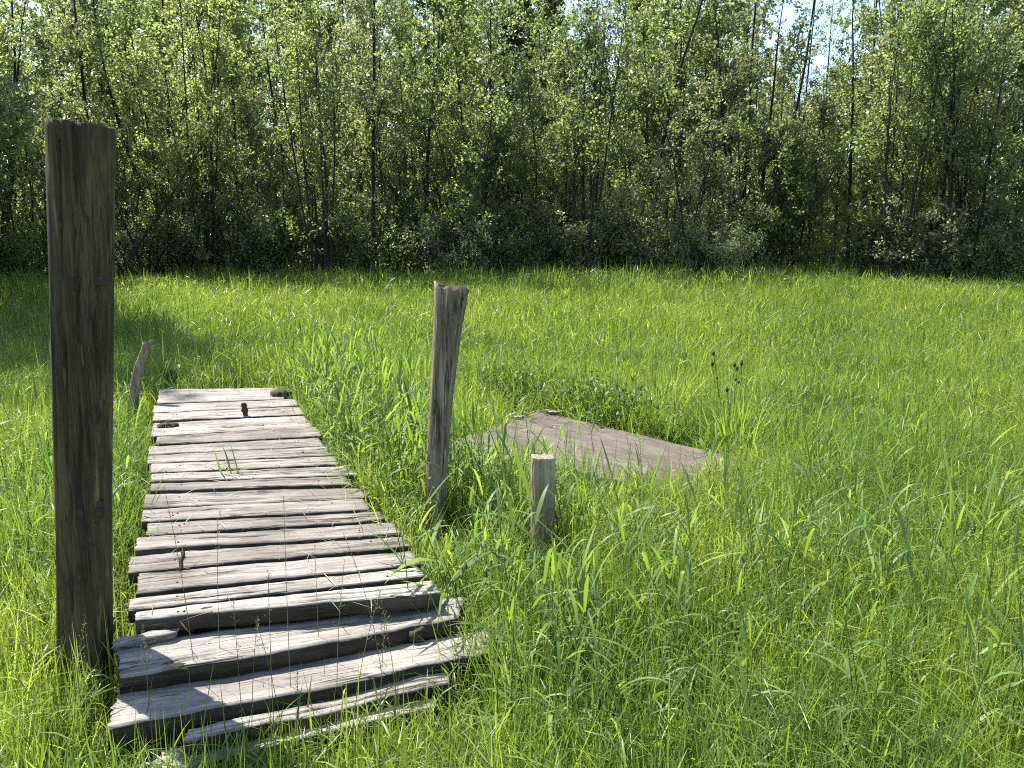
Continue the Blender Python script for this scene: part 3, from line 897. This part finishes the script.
def post_px(name, top, bot_px, y_depth, halfw_px, mats, seed, base_extra=0.0, **kw):
    pt = at_depth(*top, y_depth)
    pb = at_depth(*bot_px, y_depth)
    d = (pb - pt) / np.linalg.norm(pb - pt)
    L = (pb[2] + 0.1) / max(1e-6, -d[2])
    pb2 = pb + d * L if pb[2] > -0.1 else pb
    prof = [(t, w * y_depth / F) for t, w in halfw_px]
    return post(name, pb2, pt, prof, mats, seed, **kw)

big = post_px('wooden_post', (80, 124), (85, 640), 2.48, [(0, 27), (0.12, 26.5), (0.35, 25.2), (0.7, 27), (1, 28)], [M_POST, M_END], 3, square=0.32, jag=0.002, cut=(-0.010, 0.0),
              grooves=((4.1, 0.05, 0.10, 0.0, 0.75), (5.1, 0.035, 0.16, 0.3, 1.01), (4.6, 0.03, 0.22, 0.45, 1.01), (4.75, 0.025, 0.2, 0.0, 0.5), (5.75, 0.05, 0.05, 0.1, 0.6), (3.6, 0.05, 0.05, 0.4, 1.01)),
              knots=((4.95, 0.3, 0.24, 0.03, 0.10), (5.0, 0.70, 0.25, 0.02, 0.09), (5.2, 0.24, 0.2, 0.02, 0.06), (4.4, 0.72, 0.08, 0.03, 0.08)), rough=0.024)
tag(big, 'thick dark squared log post standing tall at the left of the boardwalk', 'post')
_dc = np.array([-big.location.x, -big.location.y, 0]); _dc /= np.linalg.norm(_dc)
for k_, (px, py, L_, h_) in enumerate(((92, 522, 0.075, 0.07), (93, 286, 0.08, 0.03), (76, 290, 0.016, 0.045), (88, 548, 0.04, 0.03))):
    q_ = at_depth(px, py, 2.42); ax_ = at_depth(82, py, 2.48)
    off_ = q_ - ax_; off_[2] = 0; tx_ = np.array([-_dc[1], _dc[0], 0]); lat = float(off_ @ tx_)
    sp_ = ax_ + tx_ * lat + _dc * (math.sqrt(max(0.0, 0.082 ** 2 - lat ** 2)) + 0.001); sp_[2] = q_[2]
    kn = chunk('knot', sp_, L_, 0.016, h_, math.atan2(tx_[1], tx_[0]), M_DARKEND, 60 + k_, '', '')
    for key in ('label', 'category'): del kn[key]
    kn.location = Vector(sp_) - big.location
    kn.parent = big
mid = post_px('wooden_post', (452, 287), (434, 535), 3.95, [(0, 12.5), (0.3, 11.5), (0.6, 11.8), (0.85, 14), (1, 17)], [M_POST2, M_DARKEND], 9, square=0.1, jag=0.02, cut=(-0.012, 0.0),
              grooves=((4.25, 0.07, 0.22, 0.45, 1.01), (5.45, 0.05, 0.14, 0.3, 1.01), (4.8, 0.03, 0.08, 0.1, 0.7)), knots=((5.0, 0.62, 0.25, 0.02, 0.06),), bend=(-0.012, 0), rough=0.022, spike=0.02)
tag(mid, 'leaning grey cracked post with a split widened top right of the boardwalk', 'post')
stub = post_px('wooden_post', (543, 456), (542, 560), 3.55, [(0, 13), (0.5, 12.5), (0.9, 13), (1, 12.6)], [M_STUB, M_END], 15, square=0.03, jag=0.004, cut=(-0.004, 0.0),
               grooves=((5.3, 0.06, 0.1, 0.3, 1.01), (4.2, 0.04, 0.06, 0.1, 1.01)), rough=0.014)
tag(stub, 'short tan sawn-off post in front of the flat board', 'post')
stake = post_px('wooden_stake', (143, 342), (134, 432), 6.3, [(0, 5.5), (0.5, 5), (0.9, 4.2), (1, 5.5)], [M_POST2, M_DARKEND], 21, square=0.0, jag=0.02, cut=(0.01, 0), bend=(-0.03, 0), rough=0.05, hook=0.045,
                grooves=((4.6, 0.12, 0.12, 0.1, 0.9),))
tag(stake, 'thin bent weathered stake left of the boardwalk\'s far end', 'stake')

# ------------------------------------------------------------------ the flat board
SZ = 0.2
s1, s2, s3 = on_plane(541, 410, SZ), on_plane(745, 458, SZ), on_plane(452, 442, SZ)
s4 = s2 + (s3 - s1) * 0.75
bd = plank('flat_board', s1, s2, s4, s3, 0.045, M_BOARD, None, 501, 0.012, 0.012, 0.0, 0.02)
tag(bd, 'large flat brownish-grey board lying in the grass behind the short post', 'board')
q_ = [(-0.3, 0.1), (0.4, 0.35), (0.3, -0.3)]
ctr4 = (s1 + s2 + s3 + s4) / 4
g = Geo()
for a_, b_ in ((s1 * .8 + ctr4 * .2, s4 * .8 + ctr4 * .2), (s2 * .85 + ctr4 * .15, s3 * .8 + ctr4 * .2)):
    pass
for k_, (wa, wb) in enumerate(((s1, s3), (s2, s4))):
    a_ = wa * 0.86 + ctr4 * 0.14; b_ = wb * 0.86 + ctr4 * 0.14
    a_[2] = b_[2] = SZ - 0.06
    dv = np.array([b_[1] - a_[1], a_[0] - b_[0], 0]); dv /= np.linalg.norm(dv)
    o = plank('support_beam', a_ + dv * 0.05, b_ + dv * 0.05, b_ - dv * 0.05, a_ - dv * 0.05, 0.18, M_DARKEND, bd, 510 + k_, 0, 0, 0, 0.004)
    o.parent = None
    mw = bd.matrix_basis.inverted() @ o.matrix_basis
    o.parent = bd
    o.matrix_basis = mw
for k_, (px, py, sc_) in enumerate(((556, 412, 1.0), (583, 417, 0.8), (548, 411, 0.7), (520, 417, 0.8))):
    chunk('bark_flake', on_plane(px, py + 1, SZ + 0.006), 0.12 * sc_, 0.06 * sc_, 0.018, 0.2 + k_, M_PLANK_NEAR, 30 + k_, 'pale curled flake on the back rim of the flat board', 'flake', group='flakes on the flat board')

# ------------------------------------------------------------------ grass
def in_poly(px_, py_, poly, grow=0.0):
    poly = np.array(poly)[:, :2]
    c = poly.mean(0)
    poly = c + (poly - c) * (1 + grow)
    ins = np.ones(len(px_), bool)
    sg = None
    area = 0
    for a, b in zip(poly, np.roll(poly, -1, 0)): area += a[0] * b[1] - a[1] * b[0]
    for a, b in zip(poly, np.roll(poly, -1, 0)):
        cr = (b[0] - a[0]) * (py_ - a[1]) - (b[1] - a[1]) * (px_ - a[0])
        ins &= (cr * np.sign(area) > 0)
    return ins
DECK_P = [on_plane(*deck_l(389), DECK_Z), on_plane(*deck_r(387), DECK_Z), on_plane(*deck_r(602), DECK_Z), on_plane(*deck_l(632), DECK_Z)]
NEAR_P = [on_plane(119, 640, 0.2), on_plane(462, 592, 0.2), on_plane(485, 655, 0.15), on_plane(114, 727, 0.15)]
CD_P = [on_plane(150, 722, 0.13), on_plane(455, 665, 0.13), on_plane(440, 708, 0.09), on_plane(130, 782, 0.09)]
SLAB_P = [s1, s2, s4, s3]
_lv = (DECK_P[3] - DECK_P[0]) / np.linalg.norm(DECK_P[3] - DECK_P[0]); _ln = np.array([-abs(_lv[1]), -abs(_lv[0]), 0])
LEFT_P = [DECK_P[0] + _ln * 0.03, DECK_P[0] + (0.1, 0, 0), DECK_P[3] + (0.1, 0, 0), DECK_P[3] + _ln * 0.16]
front = [s3 + (-0.1, -0.1, 0), s4 + (-0.15, -0.9, 0), s4 + (0.35, -0.5, 0), s2 + (0.2, -0.1, 0)]

def cap(y): return np.clip(1.55 - 0.255 * y, 0.15, 0.52)
def corridor(x, y):
    px = CX + F * x / y
    lim = np.full(np.shape(x), 9.0)
    lim = np.where((px > 412) & (px < 476) & (y < 3.95), 1.55 - 0.385 * y, lim)
    lim = np.where((px > 515) & (px < 572) & (y < 3.55), 1.55 - 0.42 * y, lim)
    lim = np.where((px > 116) & (px < 154) & (y < 6.35) & (y > 4.4), 1.55 - 0.222 * y, lim)
    lim = np.where((x > -1.25) & (x < -0.05) & (y < 2.45) & (y > 1.75), np.minimum(lim, 0.2), lim)
    return np.clip(lim, 0.1, 9)
def hmap(x, y):
    h = 0.395 * (1 + 0.22 * field(x, y, 0.9, 2) + 0.16 * field(x, y, 3.0, 3))
    h = h * (0.85 + 0.2 * smooth(2.0, 4.0, y)) * (1 + 0.3 * smooth(12, 20, y) * (1 + field(x, y, 1.6, 9)))
    near_board = (x > -0.55) & (x < 1.5) & (y > 3.0) & (y < 5.8)
    return np.clip(np.minimum(np.where(near_board, np.minimum(h, cap(y)), h), corridor(x, y)), 0.1, 0.75)

def scatter(y0, y1, dens):
    hw1 = 0.67 * y1 + 1.5
    n = int(dens * 2 * hw1 * (y1 - y0))
    nt = n // 14
    tx, ty = rng.uniform(-hw1, hw1, nt), rng.uniform(y0, y1, nt)
    ti = rng.integers(0, nt, n)
    spread = rng.uniform(0.02, 0.06, nt)
    loose = rng.random(n) < 0.4
    x = np.where(loose, rng.uniform(-hw1, hw1, n), tx[ti] + rng.normal(size=n) * spread[ti])
    y = np.where(loose, rng.uniform(y0, y1, n), ty[ti] + rng.normal(size=n) * spread[ti])
    taz, th, tr_ = rng.uniform(0, 6.28, nt), rng.uniform(0.8, 1.25, nt), rng.random(nt)
    keep = (np.abs(x) < 0.67 * y + 1.5)
    keep &= ~in_poly(x, y, DECK_P, 0.0) & ~in_poly(x, y, NEAR_P, 0.0) & ~in_poly(x, y, SLAB_P, -0.02)
    keep &= ~(in_poly(x, y, LEFT_P, 0.0) & (rng.random(n) < 0.85))
    keep &= ~(in_poly(x, y, CD_P, 0.0) & (rng.random(n) < 0.93))
    keep &= np.hypot(x - big.location.x, y - big.location.y) > 0.11
    keep &= y < np.array([edge_y(a) for a in x]) + 3.0
    return x[keep], y[keep], taz[ti][keep], np.where(loose, 1.0, th[ti])[keep], tr_[ti][keep]

gg = Geo()
for (y0, y1, dens, wmm, seg) in ((1.15, 2.2, 8000, 4.0, 5), (2.2, 3.4, 7600, 4.3, 4), (3.4, 6, 6000, 5.0, 4), (6, 10, 3200, 6.2, 3), (10, 16, 1000, 8.5, 3), (16, 24.5, 520, 12, 2)):
    x, y, taz, th, tr_ = scatter(y0, y1, dens)
    n = len(x)
    L = hmap(x, y) * th * rng.uniform(0.5, 1.4, n)
    az = taz + rng.normal(size=n) * 1.0
    elev = math.pi / 2 - np.abs(rng.normal(size=n)) * 0.4 - 0.04
    droop = rng.uniform(0.0, 0.4, n) + (rng.random(n) < 0.22) * rng.uniform(0.1, 0.4, n)
    rnd = np.clip(0.45 * tr_ + 0.55 * rng.random(n) + 0.12 * field(x, y, 0.5, 5), 0, 0.94)
    dry = rng.random(n) < 0.014
    rnd = np.where(dry, rng.uniform(0.96, 1, n), rnd)
    root = np.stack([x, y, gz(x, y) - 0.02], 1)
    gg.blades(root, L, az, elev, droop, wmm * 1e-3 * rng.uniform(0.6, 1.5, n), rng.normal(size=n) * 0.7, seg, rnd)
    # side leaves of the grass stems, pointing everywhere
    k = rng.random(n) < (0.5 if y0 < 6 else 0.4)
    m = int(k.sum())
    pos = root[k].copy()
    hh = rng.uniform(0.25, 0.95, m) * hmap(x[k], y[k]) * 0.95
    pos[:, 2] += hh
    pos[:, :2] += rng.normal(size=(m, 2)) * 0.02
    gg.blades(pos, rng.uniform(0.06, 0.2, m) * (1 + 0.5 * (y0 > 9)), rng.uniform(0, 6.28, m), rng.uniform(-0.2, 1.35, m), rng.uniform(0.0, 0.7, m), wmm * 1.15e-3 * rng.uniform(0.7, 1.5, m), rng.normal(size=m) * 0.9, 3, np.clip(rnd[k] + rng.normal(size=m) * 0.15, 0, 0.94))
    print('grass', y0, n)
# tall thin blades in front of the sunken planks
n = 260
y = rng.uniform(1.55, 2.1, n); x = rng.uniform(-1.1, 0.35, n)
gg.blades(np.stack([x, y, np.zeros(n)], 1), rng.uniform(0.25, 0.52, n), rng.uniform(0, 6.28, n), math.pi / 2 - np.abs(rng.normal(size=n)) * 0.2, rng.uniform(0, 0.25, n), rng.uniform(0.003, 0.007, n), rng.normal(size=n) * 0.6, 5, rng.uniform(0.2, 0.9, n))
n = 3600
y = rng.uniform(1.45, 2.7, n); x = rng.uniform(-1, 1, n) * (0.7 * y + 0.3)
k = ~in_poly(x, y, DECK_P, 0.03) & ~in_poly(x, y, NEAR_P, 0.03) & ~in_poly(x, y, CD_P, 0.0) & (np.hypot(x - big.location.x, y - big.location.y) > 0.13) & ((x < -0.9) | (rng.random(n) < 0.6))
x, y = x[k], y[k]; n = len(x)
gg.blades(np.stack([x, y, np.zeros(n)], 1), np.minimum(rng.uniform(0.25, 0.48, n), corridor(x, y)), rng.uniform(0, 6.28, n), math.pi / 2 - np.abs(rng.normal(size=n)) * 0.28, rng.uniform(0, 0.35, n), rng.uniform(0.004, 0.009, n), rng.normal(size=n) * 0.6, 6, np.clip(rng.normal(size=n) * 0.18 + 0.7, 0, 0.94))
n = 2600
x, y = 0.46 + rng.normal(size=n) * 0.22, 2.75 + rng.normal(size=n) * 0.2
gg.blades(np.stack([x, y, np.zeros(n)], 1), np.minimum(rng.uniform(0.25, 0.52, n), corridor(x, y)), rng.uniform(0, 6.28, n), math.pi / 2 - np.abs(rng.normal(size=n)) * 0.3, rng.uniform(0, 0.3, n), rng.uniform(0.004, 0.007, n), rng.normal(size=n) * 0.6, 5, rng.uniform(0.0, 0.3, n))
grass = gg.make('grass', M_GRASS)
tag(grass, 'fresh green meadow grass standing thick around the boardwalk', 'grass', kind='stuff')

# broad-leaved reed grass
def reed_shoot(g, root, H, seed_rng, nl=None, lw=0.013, ll=0.28):
    r = seed_rng
    if -0.5 < root[0] < 1.5 and 3.0 < root[1] < 5.7: H = float(min(H, cap(root[1]) * 1.25))
    if root[1] > 0.5: H = float(min(H, corridor(root[0], root[1]) * 0.9)); ll = min(ll, H * 0.8)
    tilt = r.normal(size=2) * 0.10
    path = np.array([root + np.array([tilt[0] * t * t * H, tilt[1] * t * t * H, H * t]) for t in np.linspace(0, 1, 5)])
    g.tube(path, np.linspace(0.0035, 0.0015, 5), 3, rnd=0.4)
    nl = nl or r.integers(4, 8)
    tt = np.linspace(0.25, 1.0, nl) + r.normal(size=nl) * 0.03
    az0 = r.uniform(0, 6.28)
    pts = np.array([lerp_path(path, float(min(0.999, max(0, t))))[0] for t in tt])
    az = az0 + np.arange(nl) * math.pi + r.normal(size=nl) * 0.5
    el = np.where(tt > 0.92, r.uniform(1.1, 1.45, nl), r.uniform(0.55, 1.1, nl))
    L = ll * r.uniform(0.6, 1.25, nl)
    g.blades(pts, L, az, el, r.uniform(0.15, 0.75, nl), lw * r.uniform(0.7, 1.3, nl), r.normal(size=nl) * 0.35, 6, np.clip(r.normal(size=nl) * 0.22 + 0.55, 0, 1), base=0.45)

rr = np.random.default_rng(77)
rg_ = Geo()
def strip_pts(n, fn, w0, w1, t0=0.0, t1=1.0):
    out = []
    for _ in range(n):
        t = rr.uniform(t0, t1)
        p, nrm = fn(t)
        out.append(p + nrm * rr.uniform(w0, w1))
    return out
R0, R1, L0, L1 = fr, br_, fl, bl
dR = (R1 - R0) / np.linalg.norm(R1 - R0)
nR = np.array([-dR[1], dR[0], 0]); nR *= np.sign(nR[0])
def right_side(t): return R0 * (1 - t) + R1 * t, nR
def left_side(t): return L0 * (1 - t) + L1 * t, -nR
for p in strip_pts(420, right_side, 0.02, 0.75, -0.1, 0.75): reed_shoot(rg_, p, rr.uniform(0.4, 0.82), rr, lw=0.014)
for p in strip_pts(130, right_side, 0.03, 0.9, 0.65, 1.1): reed_shoot(rg_, p, rr.uniform(0.3, 0.6), rr)
for p in strip_pts(45, left_side, 0.2, 0.6, 0.0, 0.8): reed_shoot(rg_, p, rr.uniform(0.3, 0.5), rr, lw=0.009)
bk = (L0 + R0) / 2
for _ in range(45):
    reed_shoot(rg_, np.array([rr.uniform(L0[0] - 0.1, R0[0] + 0.5), 0, 0]) + np.array([0, max(L0[1], R0[1]) + rr.uniform(0.05, 0.5), 0]), rr.uniform(0.4, 0.65), rr, lw=0.011)
for _ in range(420):
    xx = rr.uniform(-14, 14); yy = edge_y(xx) + rr.uniform(-1.6, 0.7)
    if field(np.array(xx), np.array(yy), 1.6, 9) < -0.1 and rr.random() < 0.7: continue
    reed_shoot(rg_, np.array([xx, yy, 0.56]), rr.uniform(0.5, 1.0), rr, lw=0.02, ll=0.4)
# around the flat board, short post and scattered through the meadow
for _ in range(110):
    x, y = rr.uniform(-0.45, 1.6), rr.uniform(2.7, 4.6)
    reed_shoot(rg_, np.array([x, y, 0]), float(min(rr.uniform(0.35, 0.6), cap(y) * 1.15)), rr, lw=0.011)
for _ in range(1150):
    y = 2.0 + 10 * rr.random() ** 1.3
    x = rr.uniform(-0.66 * y - 0.5, 0.66 * y + 0.5)
    P = np.array([x]), np.array([y])
    if in_poly(*P, DECK_P, 0.12)[0] or in_poly(*P, NEAR_P, 0.15)[0] or in_poly(*P, SLAB_P, 0.1)[0] or in_poly(*P, front, 0.2)[0]: continue
    if x < -0.2 and y < 2.9: continue
    reed_shoot(rg_, np.array([x, y, float(gz(P[0], P[1])[0])]), rr.uniform(0.32, 0.62), rr, lw=rr.uniform(0.007, 0.013), ll=rr.uniform(0.2, 0.34))
reeds = rg_.make('reed_grass', M_REED)
tag(reeds, 'broad-leaved reed grass crowding the boardwalk sides and the posts', 'reed grass', kind='stuff')

# shade-loving herbs
hg = Geo()
def herb(g, p, H, n, spread, leaf):
    H = float(min(H, corridor(p[0], p[1]) * 0.9))
    tips = []
    for _ in range(4):
        d = np.array([rr.normal() * 0.3, rr.normal() * 0.3, 1.0])
        path = walk(rr, p, d, H * rr.uniform(0.7, 1.1), 4, 0.1)
        g.tube(path, np.linspace(0.003, 0.0015, 5), 3, rnd=0.3)
        for t in rr.uniform(0.2, 1, n // 4):
            tips.append(lerp_path(path, t)[0] + rr.normal(size=3) * np.array([spread, spread, spread * 0.5]))
    tips = np.array(tips)
    m = len(tips)
    g.leaves(tips, rr.normal(size=(m, 3)) + (0, 0, 0.2), rr.normal(size=(m, 3)) * 0.5 + (0, 0, 1), leaf * rr.uniform(0.6, 1.3, m), leaf * 0.5 * rr.uniform(0.6, 1.2, m), rr.random(m))
e12 = (s2 - s1)
n12 = np.array([-e12[1], e12[0], 0]); n12 /= np.linalg.norm(n12); n12 *= np.sign(n12[1])
for _ in range(75):
    t = rr.uniform(-0.5, 0.42)
    p = s1 + e12 * t + n12 * rr.uniform(0.08, 0.5); p[2] = 0
    herb(hg, p, rr.uniform(0.36, 0.58), 80, 0.05, 0.05)
for _ in range(60):
    p, nn_ = left_side(rr.uniform(0.05, 0.9)); p = p + nn_ * rr.uniform(0.24, 0.8)
    herb(hg, p, rr.uniform(0.26, 0.42), 70, 0.05, 0.03)
for _ in range(50):
    p = np.array([rr.uniform(-0.4, 1.2), rr.uniform(2.6, 3.9), 0.0])
    herb(hg, p, rr.uniform(0.2, 0.36), 44, 0.045, 0.035)
for _ in range(240):
    xx = rr.uniform(-14, 14); p = np.array([xx, edge_y(xx) + rr.uniform(-0.5, 0.9), 0.56])
    herb(hg, p, rr.uniform(0.35, 0.8), 48, 0.12, 0.075)
ag = Geo()
for t in np.linspace(0.1, 1.15, 16):
    p = s1 + e12 * (t + rr.normal() * 0.03) + n12 * rr.uniform(0.12, 0.45); p[2] = 0
    m = 60
    ag.blades(p + rr.normal(size=(m, 3)) * (0.05, 0.05, 0), rr.uniform(0.4, 0.8, m), rr.uniform(0, 6.28, m), rr.uniform(0.8, 1.5, m), rr.uniform(0.15, 0.6, m), rr.uniform(0.006, 0.013, m), rr.normal(size=m) * 0.4, 6, np.clip(rr.normal(size=m) * 0.25 + 0.5, 0, 1))
tag(ag.make('arching_grass', M_REED), 'long arching grass hanging towards the flat board\'s back edge', 'grass', kind='stuff')
tag(hg.make('herbs', M_HERB), 'small-leaved green herbs around the flat board, deck side and wood edge', 'herbs', kind='stuff')

# flowering grass stalks
sg_ = Geo()
def stalk(g, root, H, r, lean=None):
    ln = r.normal(size=2) * 0.08 if lean is None else lean
    path = np.array([root + np.array([ln[0] * t * t * H, ln[1] * t * t * H, H * t]) for t in np.linspace(0, 1, 7)])
    g.tube(path, np.linspace(0.0016, 0.0007, 7), 3, rnd=0.25)
    k = 34
    ts = r.uniform(0.74, 1.0, k)
    c = np.array([lerp_path(path, float(min(t, .999)))[0] for t in ts])
    a = r.uniform(0, 6.28, k)
    rad = (1.02 - ts) * 0.14 * H * r.random(k)
    off = np.stack([np.cos(a) * rad, np.sin(a) * rad, rad * 0.5], 1)
    for i in range(0, k, 3):
        g.tube([c[i], c[i] + off[i]], [0.0006, 0.0005], 3, rnd=0.4)
    g.leaves(c + off, np.stack([np.cos(a), np.sin(a), np.ones(k)], 1), r.normal(size=(k, 3)), r.uniform(0.005, 0.009, k), r.uniform(0.002, 0.0035, k), r.uniform(0.4, 1, k))
for (px, py, yd) in ((185, 485, 2.35), (271, 500, 2.3), (205, 528, 2.4), (275, 560, 2.15), (372, 520, 2.4), (310, 545, 2.5), (430, 560, 2.6), (350, 590, 2.1), (240, 600, 2.0), (395, 585, 2.2), (300, 610, 2.05), (455, 590, 2.35)):
    t = at_depth(px, py, yd)
    stalk(sg_, np.array([t[0] + rr.normal() * 0.03, yd, 0.0]), t[2], rr)
for _ in range(150):
    y = 1.9 + 9 * rr.random() ** 1.3
    x = rr.uniform(-0.66 * y, 0.66 * y)
    P = np.array([x]), np.array([y])
    if in_poly(*P, DECK_P, 0.05)[0] or in_poly(*P, NEAR_P, 0.05)[0] or in_poly(*P, SLAB_P, 0.0)[0]: continue
    stalk(sg_, np.array([x, y, float(gz(P[0], P[1])[0])]), rr.uniform(0.4, 0.65), rr)
for _ in range(60):
    t = rr.random(2)
    p = s3 * (1 - t[0]) + s4 * t[0] + np.array([rr.normal() * 0.2 + 0.1, -0.1 - t[1] * 0.8, 0]); p[2] = 0
    stalk(sg_, p, rr.uniform(0.35, 0.55), rr)
tag(sg_.make('grass_stalks', M_STRAW), 'thin flowering grass stalks with pale feathery seed heads', 'grass stalks', kind='stuff')

# single plants that stand out
def shoot_thing(px, py_top, y, H, label, lw=0.02, ll=0.36, nl=6, seed=1):
    g = Geo()
    r = np.random.default_rng(seed)
    x = (px - CX) / F * y
    reed_shoot(g, np.zeros(3), H, r, nl, lw, ll)
    o = g.make('reed_shoot', M_REED)
    o.location = (x, y, float(gz(np.array(x), np.array(y))) - 0.01)
    tag(o, label, 'reed')
    return o
shoot_thing(545, 580, 2.95, 0.62, 'tall broad-leaved reed shoot in front of the short sawn-off post', 0.024, 0.42, 6, 5)
shoot_thing(447, 560, 2.9, 0.55, 'broad-leaved reed shoot arching beside the right end of the sunken planks', 0.022, 0.4, 6, 8)
shoot_thing(395, 520, 4.3, 0.62, 'broad-leaved reed shoot left of the leaning grey post\'s foot', 0.02, 0.32, 6, 12)
def tussock(px, y, n, L, label, seed):
    r = np.random.default_rng(seed)
    g = Geo()
    root = np.stack([r.normal(size=n) * 0.05, r.normal(size=n) * 0.05, np.full(n, -0.01)], 1)
    g.blades(root, L * r.uniform(0.6, 1.2, n), r.uniform(0, 6.28, n), r.uniform(0.75, 1.5, n), r.uniform(0.05, 0.45, n), r.uniform(0.010, 0.018, n), r.normal(size=n) * 0.3, 6, np.clip(r.normal(size=n) * .15 + .85, 0, 1))
    o = g.make('grass_tussock', M_REED)
    x = (px - CX) / F * y
    o.location = (x, y, float(gz(np.array(x), np.array(y))))
    tag(o, label, 'grass tussock')
tussock(992, 3.6, 40, 0.8, 'spiky tussock of long pale blades at the right picture edge', 1)
tussock(738, 5.75, 150, 0.74, 'arching pale tussock at the right corner of the flat board', 2)
tussock(672, 6.85, 150, 0.72, 'arching tussock hanging over the back edge of the flat board', 7)
tussock(25, 4.6, 40, 0.6, 'arching pale-bladed tussock left of the tall square post', 3)
g = Geo(); r = np.random.default_rng(4)
c = on_plane(228, 478, DECK_Z - 0.03)
n = 12
g.blades(np.zeros((n, 3)) + r.normal(size=(n, 3)) * (0.05, 0.015, 0.0), r.uniform(0.15, 0.4, n), r.uniform(0, 6.28, n), r.uniform(0.4, 1.3, n), r.uniform(0.1, 0.6, n), r.uniform(0.006, 0.013, n), r.normal(size=n) * .3, 6)
o = g.make('grass_tuft', M_REED); o.location = c
tag(o, 'small grass tuft growing up between the far boardwalk planks', 'grass tuft')
# dark-headed stalks beyond the board
g = Geo(); hd = Geo(); r = np.random.default_rng(6)
root = empty('dark_headed_plant', (float(px_x(733, 6.0)), 6.0, float(gz(np.array(1.5), np.array(6.0)))))
tag(root, 'tall thin plant with small dark seed heads right of the flat board', 'plant')
for k_ in range(7):
    H = r.uniform(0.5, 0.86)
    path = walk(r, (r.normal() * 0.04, r.normal() * 0.04, 0), (r.normal() * 0.16, r.normal() * 0.1, 1), H, 6, 0.03)
    g.tube(path, np.linspace(0.003, 0.0018, 7), 4, rnd=0.2)
    t = path[-1]
    hd.tube([t - (0, 0, 0.012), t, t + (0, 0, 0.014), t + (0, 0, 0.024)], [0.004, 0.013, 0.011, 0.003], 7, cap=True)
    if k_ % 2: hd.tube([path[-2] + (0.02, 0, 0), path[-2] + (0.02, 0, 0.012), path[-2] + (0.02, 0, 0.022)], [0.004, 0.011, 0.003], 7, cap=True)
g.make('stem', M_REED, root)
hd.make('seed_heads', M_DARKEND, root)
# buttercups
M_YEL, n_, out_ = new_mat('yellow_petal')
pb_ = n_.nodes.new('ShaderNodeBsdfPrincipled'); pb_.inputs['Base Color'].default_value = (0.75, 0.52, 0.02, 1); n_.links.new(pb_.outputs[0], out_.inputs[0])
for k_, (px, py, y, lb) in enumerate(((485, 476, 4.3, 'yellow buttercup right of the leaning grey post'), (523, 487, 3.7, 'yellow buttercup left of the short sawn-off post'), (408, 307, 11, 'yellow flower in the open meadow left of the leaning post\'s top'), (602, 341, 9, 'yellow flower in the open meadow beyond the flat board'))):
    p = at_depth(px, py, y)
    zg = float(gz(np.array(p[0]), np.array(y)))
    rt = empty('buttercup', (p[0], y, zg))
    tag(rt, lb, 'flower')
    g = Geo(); g.tube([(0, 0, 0), (0.01, 0, (p[2] - zg) * 0.5), (0, 0, p[2] - zg)], [0.002, 0.0016, 0.0013], 4); g.make('stem', M_REED, rt)
    g = Geo(); a = np.arange(5) * 2 * math.pi / 5
    sz_ = 0.014 if y < 6 else 0.03
    g.leaves(np.tile([[0, 0, p[2] - zg]], (5, 1)), np.stack([np.cos(a), np.sin(a), np.full(5, 0.4)], 1), np.tile([[0, 0, 1.0]], (5, 1)), np.full(5, sz_), np.full(5, sz_))
    g.make('petals', M_YEL, rt)
